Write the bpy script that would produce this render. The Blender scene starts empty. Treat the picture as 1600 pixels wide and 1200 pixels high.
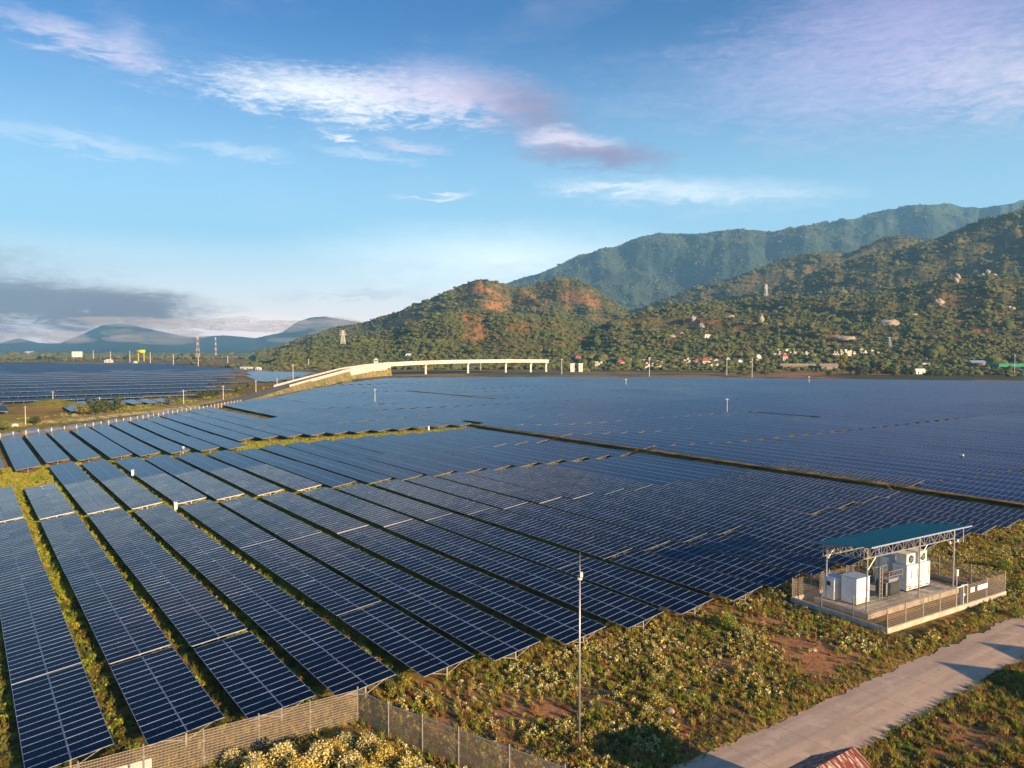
import bpy, math, random
import numpy as np
from mathutils import Vector, Matrix, Euler
random.seed(7); rng = np.random.default_rng(7)
R = math.radians
scene = bpy.context.scene
COL = scene.collection

# ------------------------------------------------------------------ camera
CAMH, F, HOR = 25.8, 1200.0, 548.0
PITCH = math.atan((600-HOR)/F)
cam_d = bpy.data.cameras.new('camera'); cam = bpy.data.objects.new('camera', cam_d); COL.objects.link(cam)
cam.location = (0, 0, CAMH); cam.rotation_euler = (math.pi/2-PITCH, 0, 0)
cam_d.sensor_fit = 'HORIZONTAL'; cam_d.sensor_width = 36; cam_d.lens = 27.0
cam_d.clip_start = 0.5; cam_d.clip_end = 60000
scene.camera = cam

# ------------------------------------------------------------------ sun, exposure
SUN_AZ, SUN_EL = 135.0, 14.0        # azimuth measured clockwise from +Y (view direction)
sd = bpy.data.lights.new('sun', 'SUN'); sd.energy = 5.0; sd.angle = R(0.53); sd.color = (1.0, 0.69, 0.38)
sun = bpy.data.objects.new('sun', sd); COL.objects.link(sun)
sun.location = (40, -40, 60)
sdir = Vector((math.sin(R(SUN_AZ))*math.cos(R(SUN_EL)), math.cos(R(SUN_AZ))*math.cos(R(SUN_EL)), math.sin(R(SUN_EL))))
sun.rotation_euler = sdir.to_track_quat('Z', 'Y').to_euler()
vs = scene.view_settings
vs.view_transform = 'Standard'; vs.look = 'None'; vs.exposure = 1.55; vs.gamma = 1.0; vs.use_curve_mapping = False
scene.cycles.max_bounces = 6; scene.cycles.volume_bounces = 0
scene.cycles.transparent_max_bounces = 16
scene.cycles.use_denoising = True

# ------------------------------------------------------------------ node helper
class NB:
    def __init__(s, tree): s.t = tree; s.n = tree.nodes; s.l = tree.links
    def node(s, typ, **kw):
        n = s.n.new(typ)
        for k, v in kw.items(): setattr(n, k, v)
        return n
    def link(s, a, b): s.l.new(a, b)
    def setin(s, sock, v):
        if hasattr(v, 'is_linked') or isinstance(v, bpy.types.NodeSocket): s.l.new(v, sock)
        else: sock.default_value = v
    def m(s, op, a, b=None, c=None, clamp=False):
        n = s.n.new('ShaderNodeMath'); n.operation = op; n.use_clamp = clamp
        s.setin(n.inputs[0], a)
        if b is not None: s.setin(n.inputs[1], b)
        if c is not None: s.setin(n.inputs[2], c)
        return n.outputs[0]
    def mix(s, f, a, b, blend='MIX'):
        n = s.n.new('ShaderNodeMix'); n.data_type = 'RGBA'; n.blend_type = blend
        s.setin(n.inputs[0], f)
        for sock, v in ((n.inputs[6], a), (n.inputs[7], b)):
            if isinstance(v, bpy.types.NodeSocket): s.l.new(v, sock)
            else: sock.default_value = (*v[:3], 1)
        return n.outputs[2]
    def noise(s, vec, scale=1.0, detail=4, rough=0.55, dist=0.0):
        n = s.n.new('ShaderNodeTexNoise'); n.noise_dimensions = '3D'
        if vec is not None: s.l.new(vec, n.inputs['Vector'])
        n.inputs['Scale'].default_value = scale; n.inputs['Detail'].default_value = detail
        n.inputs['Roughness'].default_value = rough; n.inputs['Distortion'].default_value = dist
        return n.outputs[0]
    def ss(s, x, a, b, lo=0.0, hi=1.0):
        n = s.n.new('ShaderNodeMapRange'); n.interpolation_type = 'SMOOTHSTEP'
        s.setin(n.inputs[0], x); n.inputs[1].default_value = a; n.inputs[2].default_value = b
        n.inputs[3].default_value = lo; n.inputs[4].default_value = hi
        return n.outputs[0]
    def xyz(s, x, y, z):
        n = s.n.new('ShaderNodeCombineXYZ')
        for i, v in enumerate((x, y, z)): s.setin(n.inputs[i], v)
        return n.outputs[0]

# ------------------------------------------------------------------ world: sky with clouds
world = bpy.data.worlds.new('World'); scene.world = world; world.use_nodes = True
wt = NB(world.node_tree); wt.n.clear()
def build_world():
    b = wt
    sky = b.node('ShaderNodeTexSky'); sky.sky_type = 'NISHITA'; sky.sun_disc = False
    sky.sun_elevation = R(SUN_EL); sky.sun_rotation = R(SUN_AZ)
    sky.air_density = 1.0; sky.dust_density = 0.6; sky.ozone_density = 2.5; sky.altitude = 0
    tc = b.node('ShaderNodeTexCoord')
    sp = b.node('ShaderNodeSeparateXYZ'); b.link(tc.outputs['Generated'], sp.inputs[0])
    x, y, z = sp.outputs
    az = b.m('MULTIPLY', b.m('ARCTAN2', x, y), 57.2958)          # degrees, 0 = view direction, + = right
    el = b.m('MULTIPLY', b.m('ARCSINE', z), 57.2958)
    hs = b.node('ShaderNodeHueSaturation'); hs.inputs['Saturation'].default_value = 1.15; hs.inputs['Hue'].default_value = 0.497
    b.link(sky.outputs[0], hs.inputs['Color'])
    base = b.mix(1.0, hs.outputs[0], (0.27, 0.60, 0.92), 'MULTIPLY')
    # thin haze that whitens the low sky all round the horizon
    lowf = b.ss(el, 2.0, 24.0, 1.0, 0.0)
    base = b.mix(b.m('MULTIPLY', lowf, 0.80), base, (4.6, 7.6, 9.0))
    v1 = b.xyz(b.m('MULTIPLY', az, 0.10), b.m('MULTIPLY', el, 0.34), 0.0)
    n1 = b.noise(v1, 1.0, 7, 0.62, 0.5)
    v2 = b.xyz(b.m('MULTIPLY', az, 0.42), b.m('MULTIPLY', el, 1.5), 3.7)
    n2 = b.noise(v2, 1.0, 6, 0.65, 0.8)
    v3 = b.xyz(b.m('MULTIPLY', az, 1.3), b.m('MULTIPLY', el, 5.0), 9.1)
    n3 = b.noise(v3, 1.0, 4, 0.7, 0.4)
    warp = b.m('MULTIPLY', b.m('SUBTRACT', n2, 0.5), 6.0)
    warpx = b.m('MULTIPLY', b.m('SUBTRACT', n1, 0.5), 10.0)
    azw = b.m('ADD', az, warpx); elw = b.m('ADD', el, b.m('MULTIPLY', warp, 0.45))
    def A(px): return math.degrees(math.atan((px-800)/F))
    def E(px, py): return math.degrees(math.atan((HOR-py)/math.hypot(F, px-800)))
    def blob(px, py, hw, hh, rot=0.0, soft=1.0, grain=0.6, wx=None):
        """soft elliptical cloud centred on a sky direction, broken up by the noises; hw, hh in degrees"""
        cx, cy = A(px), E(px, py)
        dx = b.m('SUBTRACT', azw, cx); dy = b.m('SUBTRACT', elw, cy)
        c, s_ = math.cos(R(rot)), math.sin(R(rot))
        ux = b.m('DIVIDE', b.m('ADD', b.m('MULTIPLY', dx, c), b.m('MULTIPLY', dy, s_)), hw)
        uy = b.m('DIVIDE', b.m('SUBTRACT', b.m('MULTIPLY', dy, c), b.m('MULTIPLY', dx, s_)), hh)
        r = b.m('SQRT', b.m('ADD', b.m('MULTIPLY', ux, ux), b.m('MULTIPLY', uy, uy)))
        f = b.m('SUBTRACT', 1.0, r)
        g = b.m('MULTIPLY', b.m('SUBTRACT', b.m('ADD', b.m('MULTIPLY', n2, 0.6), b.m('MULTIPLY', n3, 0.4)), 0.5), grain*3.2)
        return b.ss(b.m('ADD', f, g), -0.15, soft*1.35)
    def over(base, mask, colr, k): return b.mix(b.m('MULTIPLY', mask, k, clamp=True), base, colr)
    WHITE = (8.6, 8.3, 8.2); PINK = (7.6, 6.3, 7.0); LILAC = (4.6, 4.4, 6.6); MAUVE = (3.0, 2.55, 3.7); SMOKE = (1.75, 0.72, 0.55)
    # general faint cirrus everywhere
    c = base
    cir = b.m('MULTIPLY', b.ss(n1, 0.48, 0.75), b.ss(el, 4.0, 14.0))
    c = over(c, cir, PINK, 0.09)
    # the far sky outside the frame: same broken cirrus, all round
    # right-hand lilac veil
    c = over(c, blob(1420, 60, 15, 8.0, 0, 1.1, 0.45), (5.6, 4.5, 7.2), 0.62)
    c = over(c, blob(1250, 140, 15, 4.0, -4, 1.0, 0.6), LILAC, 0.45)
    c = over(c, blob(1560, 130, 7, 3.0, -10, 1.0, 0.7), PINK, 0.55)
    # big white to pink cloud
    c = over(c, blob(530, 156, 10.5, 2.0, -2, 0.75, 0.75), WHITE, 0.85)
    c = over(c, blob(700, 150, 8.5, 2.4, -4, 0.9, 0.55), (7.2, 5.9, 7.0), 0.75)
    c = over(c, blob(815, 176, 6.2, 2.6, -10, 0.9, 0.35), (2.3, 1.8, 2.9), 0.92)
    # second mauve cloud with lit top
    c = over(c, blob(880, 226, 4.2, 1.1, -8, 0.6, 0.45), PINK, 0.75)
    c = over(c, blob(930, 247, 6.6, 1.15, -4, 0.7, 0.3), (2.2, 1.8, 3.0), 0.92)
    # white streak over the mountain
    c = over(c, blob(1070, 303, 12.0, 1.3, -4, 1.3, 0.4), (9.5, 9.4, 9.3), 0.9)
    c = over(c, blob(950, 292, 6, 0.5, -1, 0.9, 0.5), WHITE, 0.6)
    # wisps at the left
    c = over(c, blob(110, 62, 6.5, 1.0, -8, 1.0, 0.6), PINK, 0.6)
    c = over(c, blob(225, 85, 3.5, 1.8, -30, 1.1, 0.6), PINK, 0.5)
    c = over(c, blob(140, 228, 7.5, 0.75, -5, 1.0, 0.5), WHITE, 0.38)
    c = over(c, blob(370, 240, 4.5, 0.6, -4, 1.0, 0.5), WHITE, 0.4)
    c = over(c, blob(540, 219, 2.0, 0.35, -10, 0.8, 0.4), WHITE, 0.75)
    c = over(c, blob(650, 234, 3.2, 0.5, -5, 0.9, 0.4), PINK, 0.55)
    c = over(c, blob(690, 310, 3.2, 0.3, 4, 0.8, 0.3), WHITE, 0.8)
    c = over(c, blob(560, 245, 5.0, 0.5, -5, 1.0, 0.4), WHITE, 0.35)
    # pale band low over the horizon, then peach below it
    c = over(c, b.m('MULTIPLY', b.ss(el, 1.5, 4.5), b.ss(el, 5.0, 8.5, 1.0, 0.0)), (12.5, 12.3, 11.8), 0.5)
    c = over(c, b.ss(el, 0.3, 6.0, 1.0, 0.0), (19.0, 13.4, 10.6), 0.75)
    c = over(c, blob(780, 405, 17, 3.2, 0, 1.3, 0.2), (16.0, 15.6, 14.2), 0.75)
    c = over(c, blob(560, 462, 7.5, 0.45, 0, 1.0, 0.5), (4.8, 4.3, 5.0), 0.45)
    c = over(c, blob(760, 462, 6.0, 0.4, 0, 1.0, 0.5), (6.0, 5.2, 5.6), 0.4)
    # low fog bank and the dark smoky cloud at the left
    c = over(c, blob(420, 508, 9.5, 0.9, 0, 0.8, 0.35), (14.5, 11.6, 11.2), 0.8)
    c = over(c, blob(60, 520, 17, 1.3, 0, 0.8, 0.2), (4.5, 4.6, 6.0), 0.6)
    c = over(c, blob(60, 476, 12.5, 1.8, -1, 0.45, 0.4), SMOKE, 0.93)
    c = over(c, blob(-470, 440, 20, 5.0, 0, 0.7, 0.5), SMOKE, 0.9)  # unseen bank added past the left frame edge to darken the panels' reflections
    c = over(c, blob(180, 483, 5.5, 1.1, 0, 0.6, 0.45), SMOKE, 0.85)
    bg = b.node('ShaderNodeBackground'); bg.inputs['Strength'].default_value = 0.058
    b.link(c, bg.inputs['Color'])
    out = b.node('ShaderNodeOutputWorld'); b.link(bg.outputs[0], out.inputs['Surface'])
build_world()
try: world.cycles.sampling_method = 'MANUAL'; world.cycles.sample_map_resolution = 512
except Exception: pass

# ------------------------------------------------------------------ frames of reference
UX, UY = -0.5848, 0.8112       # along the table rows, away from the camera
VX, VY = 0.8112, 0.5848        # across the rows, to the right and away
ROWROT = math.atan2(-UY, -UX)  # local x = towards the near end, local y = uphill side
def P(u, v, z=0.0): return Vector((UX*u+VX*v, UY*u+VY*v, z))
def UV(x, y): return UX*x+UY*y, VX*x+VY*y
CP, SP = math.cos(PITCH), math.sin(PITCH)
def W(px, py, h=0.0):
    """point of height h seen at a pixel of the 1600 x 1200 photograph"""
    a, b = (px-800)/F, (600-py)/F
    d = Vector((a, CP+b*SP, -SP+b*CP)); k = (h-CAMH)/d.z
    return Vector((a*k, d.y*k, h))
def Wd(px, dist, h=0.0): return Vector(((px-800)/F*dist, dist, h))
def proj(x, y, z):
    zz = y*CP-(z-CAMH)*SP; yy = y*SP+(z-CAMH)*CP
    return 800+F*x/zz, 600-F*yy/zz, zz

def vnoise(x, y, seed=0):
    x = np.asarray(x, float); y = np.asarray(y, float)
    xi = np.floor(x).astype(np.int64); yi = np.floor(y).astype(np.int64)
    fx = x-xi; fy = y-yi; fx = fx*fx*(3-2*fx); fy = fy*fy*(3-2*fy)
    def h(a, b):
        n = (a*374761393+b*668265263+seed*982451653) & 0xffffffff
        n = ((n ^ (n >> 13))*1274126177) & 0xffffffff
        return ((n ^ (n >> 16)) & 0xffff)/65535.0
    return (h(xi, yi)*(1-fx)+h(xi+1, yi)*fx)*(1-fy)+(h(xi, yi+1)*(1-fx)+h(xi+1, yi+1)*fx)*fy
def fbm(x, y, seed=0, octv=5):
    s = 0; a = 0.5; t = 0
    for o in range(octv):
        s = s+a*vnoise(x*2**o+17.3*o, y*2**o-9.1*o, seed+o); t += a; a *= 0.55
    return s/t

# ------------------------------------------------------------------ materials
MATS = {}
def principled(name):
    m = bpy.data.materials.new(name); m.use_nodes = True
    b = NB(m.node_tree); p = b.n['Principled BSDF']
    return m, b, p
def solid(name, col, rough=0.7, metal=0.0, var=0.12, scale=3.0, bump=0.0, spec=0.5):
    m, b, p = principled(name)
    tc = b.node('ShaderNodeTexCoord')
    n = b.noise(tc.outputs['Object'], scale, 5, 0.6)
    f = b.ss(n, 0.3, 0.7)
    c = b.mix(f, tuple(v*(1-var) for v in col), tuple(min(1, v*(1+var)) for v in col))
    b.link(c, p.inputs['Base Color'])
    p.inputs['Roughness'].default_value = rough; p.inputs['Metallic'].default_value = metal
    p.inputs['Specular IOR Level'].default_value = spec
    if bump:
        bn = b.node('ShaderNodeBump'); bn.inputs['Strength'].default_value = bump
        b.link(n, bn.inputs['Height']); b.link(bn.outputs[0], p.inputs['Normal'])
    MATS[name] = m; return m
solid('steel', (0.40, 0.39, 0.38), 0.45, 0.6, 0.15, 8)
solid('solar_glass_shaded', (0.016, 0.022, 0.034), 0.3, 0, 0.5, 0.15, 0, 0.25)  # second farm's glass: cloud shade put into a darker, greyer colour
solid('steel_dull', (0.20, 0.19, 0.18), 0.6, 0.3, 0.15, 8)
solid('backsheet', (0.045, 0.05, 0.065), 0.6)
solid('fence_wire', (0.36, 0.30, 0.24), 0.6, 0.2, 0.15, 8)
solid('alu', (0.33, 0.41, 0.58), 0.42, 0.35, 0.08, 6)
solid('white_paint', (0.70, 0.70, 0.69), 0.55, 0, 0.10, 1.1)
solid('white_concrete', (0.66, 0.62, 0.56), 0.85, 0, 0.14, 0.3)
solid('grey_paint', (0.19, 0.20, 0.20), 0.55, 0.1, 0.1, 3)
solid('dark', (0.02, 0.02, 0.022), 0.6)
solid('copper', (0.16, 0.07, 0.035), 0.5, 0.2, 0.3, 20)
solid('concrete', (0.42, 0.37, 0.30), 0.9, 0, 0.2, 1.2, 0.2)
solid('teal_roof', (0.05, 0.24, 0.205), 0.6, 0.0, 0.1, 0.8)
solid('blue_print', (0.10, 0.22, 0.55), 0.6)
solid('rock', (0.42, 0.34, 0.25), 0.95, 0, 0.3, 0.9, 0.6)
solid('red_tile', (0.36, 0.07, 0.06), 0.85, 0, 0.2, 2)
solid('red_paint', (0.45, 0.08, 0.06), 0.6, 0, 0.2, 2)
solid('cream_wall', (0.62, 0.55, 0.44), 0.9, 0, 0.12, 0.4)
solid('brown_wall', (0.26, 0.20, 0.17), 0.9, 0, 0.2, 0.4)
solid('yellow_paint', (0.75, 0.62, 0.02), 0.6)
solid('green_cloth', (0.03, 0.24, 0.14), 0.9)
solid('bark', (0.10, 0.075, 0.05), 0.95, 0, 0.3, 6)
solid('asphalt', (0.13, 0.11, 0.10), 0.9, 0, 0.2, 0.3)
solid('pylon_red', (0.40, 0.13, 0.09), 0.6, 0, 0.1, 1)

def glass_mat(name, tiled):
    """dark solar glass: silicon cells under a smooth cover; tiled = the module frames come from UVs in metres (far tables)"""
    m, b, p = principled(name)
    uvn = b.node('ShaderNodeUVMap'); uvn.uv_map = 'UVMap'
    s = b.node('ShaderNodeSeparateXYZ'); b.link(uvn.outputs[0], s.inputs[0])
    u, v = s.outputs[0], s.outputs[1]
    def lines(coord, period, width):
        fr = b.m('FRACT', b.m('DIVIDE', coord, period))
        d = b.m('MINIMUM', fr, b.m('SUBTRACT', 1.0, fr))
        return b.m('LESS_THAN', d, width/period*0.5)
    oi = b.node('ShaderNodeObjectInfo')
    geo = b.node('ShaderNodeNewGeometry')
    big = b.noise(geo.outputs['Position'], 0.02, 3, 0.5)
    if tiled:
        cu = b.m('FLOOR', b.m('DIVIDE', u, 1.01)); cv = b.m('FLOOR', b.m('DIVIDE', v, 2.35))
        wn = b.node('ShaderNodeTexWhiteNoise'); wn.noise_dimensions = '3D'
        b.link(b.xyz(cu, cv, oi.outputs['Random']), wn.inputs['Vector']); rnd = wn.outputs[0]
    else: rnd = oi.outputs['Random']
    col = b.mix(rnd, (0.0014, 0.0010, 0.012), (0.0002, 0.0045, 0.015))
    col = b.mix(b.ss(big, 0.4, 0.65), col, (0.001, 0.005, 0.016))
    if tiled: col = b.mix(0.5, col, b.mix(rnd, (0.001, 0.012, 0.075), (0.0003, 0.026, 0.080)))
    cell = b.m('MAXIMUM', lines(u, 0.16, 0.012), lines(v, 0.19, 0.012))
    col = b.mix(b.m('MULTIPLY', cell, 0.35), col, (0.02, 0.03, 0.07))
    rough = 0.10
    if tiled:
        fr = b.m('MAXIMUM', b.m('MULTIPLY', lines(u, 1.01, 0.075), 0.8), lines(v, 2.35, 0.15))
        col = b.mix(b.m('MULTIPLY', fr, 0.95), col, (0.19, 0.34, 0.62))
        rough = b.m('ADD', b.m('MULTIPLY', fr, 0.35), 0.16)
        b.link(rough, p.inputs['Roughness'])
    else: p.inputs['Roughness'].default_value = rough
    dust = b.noise(geo.outputs['Position'], 1.3, 4, 0.6)
    col = b.mix(b.m('MULTIPLY', b.ss(dust, 0.45, 0.8), 0.008), col, (0.25, 0.22, 0.18))
    b.link(col, p.inputs['Base Color'])
    p.inputs['IOR'].default_value = 1.15
    p.inputs['Specular Tint'].default_value = (0.40, 0.72, 1.0, 1)
    MATS[name] = m
glass_mat('solar_glass', False); glass_mat('solar_glass_far', True)

def foliage(name, c1, c2, c3=None, rough=0.8, trans=0.25):
    m, b, p = principled(name)
    geo = b.node('ShaderNodeNewGeometry'); oi = b.node('ShaderNodeObjectInfo')
    n = b.noise(geo.outputs['Position'], 0.6, 3, 0.6)
    c = b.mix(b.m('ADD', b.m('MULTIPLY', geo.outputs['Random Per Island'], 0.6), b.m('MULTIPLY', b.ss(n, 0.3, 0.7), 0.4)), c1, c2)
    if c3: c = b.mix(b.ss(oi.outputs['Random'], 0.55, 0.95), c, c3)
    b.link(c, p.inputs['Base Color']); p.inputs['Roughness'].default_value = rough
    p.inputs['Specular IOR Level'].default_value = 0.25
    MATS[name] = m; return m
foliage('leaf_dark', (0.030, 0.052, 0.020), (0.070, 0.095, 0.028), (0.10, 0.10, 0.035))
foliage('leaf_mid', (0.065, 0.100, 0.018), (0.17, 0.19, 0.035), (0.17, 0.15, 0.04))
foliage('leaf_green', (0.10, 0.18, 0.016), (0.30, 0.34, 0.03), (0.34, 0.29, 0.03))
foliage('leaf_cream', (0.42, 0.38, 0.16), (0.66, 0.60, 0.33), (0.55, 0.46, 0.13))
foliage('leaf_yellow', (0.33, 0.25, 0.05), (0.58, 0.44, 0.11), (0.45, 0.40, 0.10))
foliage('straw', (0.26, 0.16, 0.05), (0.50, 0.33, 0.12), (0.16, 0.17, 0.04))
foliage('rust_weed', (0.13, 0.05, 0.02), (0.28, 0.12, 0.04), (0.20, 0.13, 0.04))

def crown_mat(name, cols):
    """tree crowns seen from far: mottled green, one tint per instance"""
    m, b, p = principled(name)
    oi = b.node('ShaderNodeObjectInfo'); geo = b.node('ShaderNodeNewGeometry')
    n = b.noise(geo.outputs['Position'], 0.55, 4, 0.7)
    n2 = b.noise(geo.outputs['Position'], 0.012, 3, 0.6)
    c = b.mix(oi.outputs['Random'], cols[0], cols[1])
    c = b.mix(b.ss(n, 0.35, 0.7), c, cols[2])
    c = b.mix(b.m('MULTIPLY', b.ss(n2, 0.45, 0.7), 0.6), c, cols[3])
    b.link(c, p.inputs['Base Color']); p.inputs['Roughness'].default_value = 0.95
    p.inputs['Specular IOR Level'].default_value = 0.1
    bn = b.node('ShaderNodeBump'); bn.inputs['Strength'].default_value = 0.9; bn.inputs['Distance'].default_value = 0.8
    b.link(n, bn.inputs['Height']); b.link(bn.outputs[0], p.inputs['Normal'])
    MATS[name] = m
crown_mat('crown', [(0.040, 0.068, 0.028), (0.090, 0.120, 0.038), (0.150, 0.150, 0.050), (0.160, 0.135, 0.055)])
crown_mat('crown_bright', [(0.05, 0.085, 0.022), (0.09, 0.12, 0.028), (0.13, 0.13, 0.035), (0.10, 0.10, 0.03)])

def hill_mat(name, base, dark, soil, nscale, far=False):
    m, b, p = principled(name)
    geo = b.node('ShaderNodeNewGeometry'); at = b.node('ShaderNodeAttribute'); at.attribute_name = 'soil'
    n = b.noise(geo.outputs['Position'], nscale, 6, 0.65)
    n2 = b.noise(geo.outputs['Position'], nscale*5, 4, 0.7)
    c = b.mix(b.ss(n, 0.35, 0.65), dark, base)
    c = b.mix(b.m('MULTIPLY', b.ss(n2, 0.45, 0.65), 0.6), c, dark)
    c = b.mix(at.outputs['Fac'], c, b.mix(b.ss(n2, 0.35, 0.7), soil, tuple(v*0.6 for v in soil)))
    b.link(c, p.inputs['Base Color']); p.inputs['Roughness'].default_value = 1.0
    p.inputs['Specular IOR Level'].default_value = 0.05
    bn = b.node('ShaderNodeBump'); bn.inputs['Strength'].default_value = 0.8; bn.inputs['Distance'].default_value = 12.0 if far else 2.5
    b.link(b.m('ADD', n2, n), bn.inputs['Height']); b.link(bn.outputs[0], p.inputs['Normal'])
    MATS[name] = m
hill_mat('hill_ground', (0.20, 0.15, 0.055), (0.07, 0.08, 0.03), (0.38, 0.18, 0.07), 0.02)
hill_mat('mountain_ground', (0.060, 0.090, 0.060), (0.024, 0.046, 0.036), (0.10, 0.09, 0.06), 0.006, True)

def ground_mat():
    m, b, p = principled('ground')
    geo = b.node('ShaderNodeNewGeometry'); pos = geo.outputs['Position']
    at = b.node('ShaderNodeAttribute'); at.attribute_name = 'zone'     # R = bright lane grass, G = bare orange soil, B = far farmland
    sp = b.node('ShaderNodeSeparateColor'); b.link(at.outputs['Color'], sp.inputs[0])
    n1 = b.noise(pos, 0.25, 6, 0.65); n2 = b.noise(pos, 2.2, 5, 0.7); n3 = b.noise(pos, 9.0, 4, 0.7); n0 = b.noise(pos, 0.02, 5, 0.6)
    soil = b.mix(b.ss(n2, 0.3, 0.7), (0.26, 0.115, 0.05), (0.44, 0.23, 0.11))
    dry = b.mix(b.ss(n3, 0.35, 0.65), (0.12, 0.075, 0.028), (0.42, 0.27, 0.10))
    green = b.mix(b.ss(n3, 0.35, 0.65), (0.035, 0.05, 0.012), (0.10, 0.115, 0.025))
    c = b.mix(b.ss(n1, 0.42, 0.58), dry, green)
    c = b.mix(b.m('MULTIPLY', b.ss(n2, 0.55, 0.68), 0.7), c, soil)
    lane = b.mix(b.ss(n2, 0.35, 0.65), (0.15, 0.19, 0.018), (0.42, 0.37, 0.04))
    lane = b.mix(b.ss(n1, 0.5, 0.75), lane, (0.20, 0.12, 0.045))
    c = b.mix(sp.outputs[0], c, lane)
    c = b.mix(sp.outputs[1], c, soil)
    # farmland beyond: brown and orange strips, scrub
    vo = b.node('ShaderNodeTexVoronoi'); vo.inputs['Scale'].default_value = 0.011
    mp = b.node('ShaderNodeMapping'); mp.inputs['Scale'].default_value = (0.6, 1.0, 1.0); mp.inputs['Rotation'].default_value = (0, 0, 0.3)
    b.link(pos, mp.inputs[0]); b.link(mp.outputs[0], vo.inputs['Vector'])
    vs_ = b.node('ShaderNodeSeparateColor'); b.link(vo.outputs['Color'], vs_.inputs[0])
    farm = b.mix(b.ss(vs_.outputs[0], 0.2, 0.8), (0.085, 0.085, 0.035), (0.27, 0.19, 0.10))
    farm = b.mix(b.ss(vs_.outputs[1], 0.72, 0.80), farm, (0.36, 0.17, 0.07))
    farm = b.mix(b.ss(n0, 0.5, 0.62), farm, (0.055, 0.07, 0.025))
    farm = b.mix(b.m('MULTIPLY', b.ss(n1, 0.5, 0.65), 0.45), farm, (0.045, 0.06, 0.022))
    c = b.mix(sp.outputs[2], c, farm)
    b.link(c, p.inputs['Base Color']); p.inputs['Roughness'].default_value = 1.0; p.inputs['Specular IOR Level'].default_value = 0.1
    bn = b.node('ShaderNodeBump'); bn.inputs['Strength'].default_value = 0.7; bn.inputs['Distance'].default_value = 0.15
    b.link(b.m('ADD', n3, n2), bn.inputs['Height']); b.link(bn.outputs[0], p.inputs['Normal'])
    MATS['ground'] = m
ground_mat()

def road_mat():
    m, b, p = principled('road_surface')
    uvn = b.node('ShaderNodeUVMap'); uvn.uv_map = 'UVMap'
    s = b.node('ShaderNodeSeparateXYZ'); b.link(uvn.outputs[0], s.inputs[0])
    geo = b.node('ShaderNodeNewGeometry'); pos = geo.outputs['Position']
    along, across = s.outputs[0], s.outputs[1]      # across 0..1
    st = b.noise(b.xyz(b.m('MULTIPLY', along, 0.06), b.m('MULTIPLY', across, 3.5), 0.0), 1.0, 5, 0.6, 0.3)
    n2 = b.noise(pos, 3.0, 6, 0.7); n3 = b.noise(pos, 0.6, 4, 0.6); n4 = b.noise(pos, 22.0, 3, 0.7)
    c = b.mix(b.ss(st, 0.35, 0.65), (0.44, 0.32, 0.24), (0.56, 0.41, 0.30))
    c = b.mix(b.m('MULTIPLY', b.ss(n2, 0.5, 0.72), 0.6), c, (0.33, 0.24, 0.18))
    trk = b.m('ABSOLUTE', b.m('SUBTRACT', b.m('ABSOLUTE', b.m('SUBTRACT', across, 0.5)), 0.17))
    c = b.mix(b.m('MULTIPLY', b.ss(b.m('ADD', trk, b.m('MULTIPLY', b.m('SUBTRACT', n3, 0.5), 0.12)), 0.0, 0.09, 1, 0), 0.4), c, (0.36, 0.27, 0.21))
    ck = b.node('ShaderNodeTexVoronoi'); ck.feature = 'DISTANCE_TO_EDGE'; ck.inputs['Scale'].default_value = 0.35; b.link(pos, ck.inputs['Vector'])
    c = b.mix(b.m('MULTIPLY', b.m('MULTIPLY', b.ss(ck.outputs[0], 0.0, 0.012, 1, 0), b.ss(n3, 0.5, 0.6)), 0.6), c, (0.16, 0.12, 0.09))
    c = b.mix(b.m('MULTIPLY', b.ss(n3, 0.52, 0.66), 0.7), c, (0.60, 0.44, 0.32))
    c = b.mix(b.m('MULTIPLY', b.ss(n4, 0.62, 0.72), 0.5), c, (0.20, 0.15, 0.12))
    ed = b.m('MINIMUM', across, b.m('SUBTRACT', 1.0, across))
    c = b.mix(b.ss(b.m('ADD', ed, b.m('MULTIPLY', b.m('SUBTRACT', n2, 0.5), 0.12)), 0.03, 0.13, 1, 0), c, (0.52, 0.36, 0.24))
    jn = b.m('FRACT', b.m('DIVIDE', along, 5.0)); jl = b.m('LESS_THAN', jn, 0.010)
    c = b.mix(b.m('MULTIPLY', jl, 0.6), c, (0.12, 0.09, 0.07))
    b.link(c, p.inputs['Base Color']); p.inputs['Roughness'].default_value = 0.92
    bn = b.node('ShaderNodeBump'); bn.inputs['Strength'].default_value = 0.35; bn.inputs['Distance'].default_value = 0.05
    b.link(b.m('ADD', n2, n4), bn.inputs['Height']); b.link(bn.outputs[0], p.inputs['Normal'])
    MATS['road_surface'] = m
road_mat()
def rust_mat():
    m, b, p = principled('rusty_sheet')
    tc = b.node('ShaderNodeTexCoord')
    mp = b.node('ShaderNodeMapping'); mp.inputs['Scale'].default_value = (3.2, .4, 0.5)
    b.link(tc.outputs['Object'], mp.inputs[0])
    n = b.noise(mp.outputs[0], 1.6, 5, 0.65, 0.6)
    n2 = b.noise(tc.outputs['Object'], 9, 4, 0.7)
    c = b.mix(b.ss(n2, 0.3, 0.7), (0.11, 0.022, 0.012), (0.20, 0.045, 0.022))
    c = b.mix(b.ss(n, 0.53, 0.58), c, (0.46, 0.40, 0.36))
    b.link(c, p.inputs['Base Color']); p.inputs['Roughness'].default_value = 0.6
    MATS['rusty_sheet'] = m
rust_mat()
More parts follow.
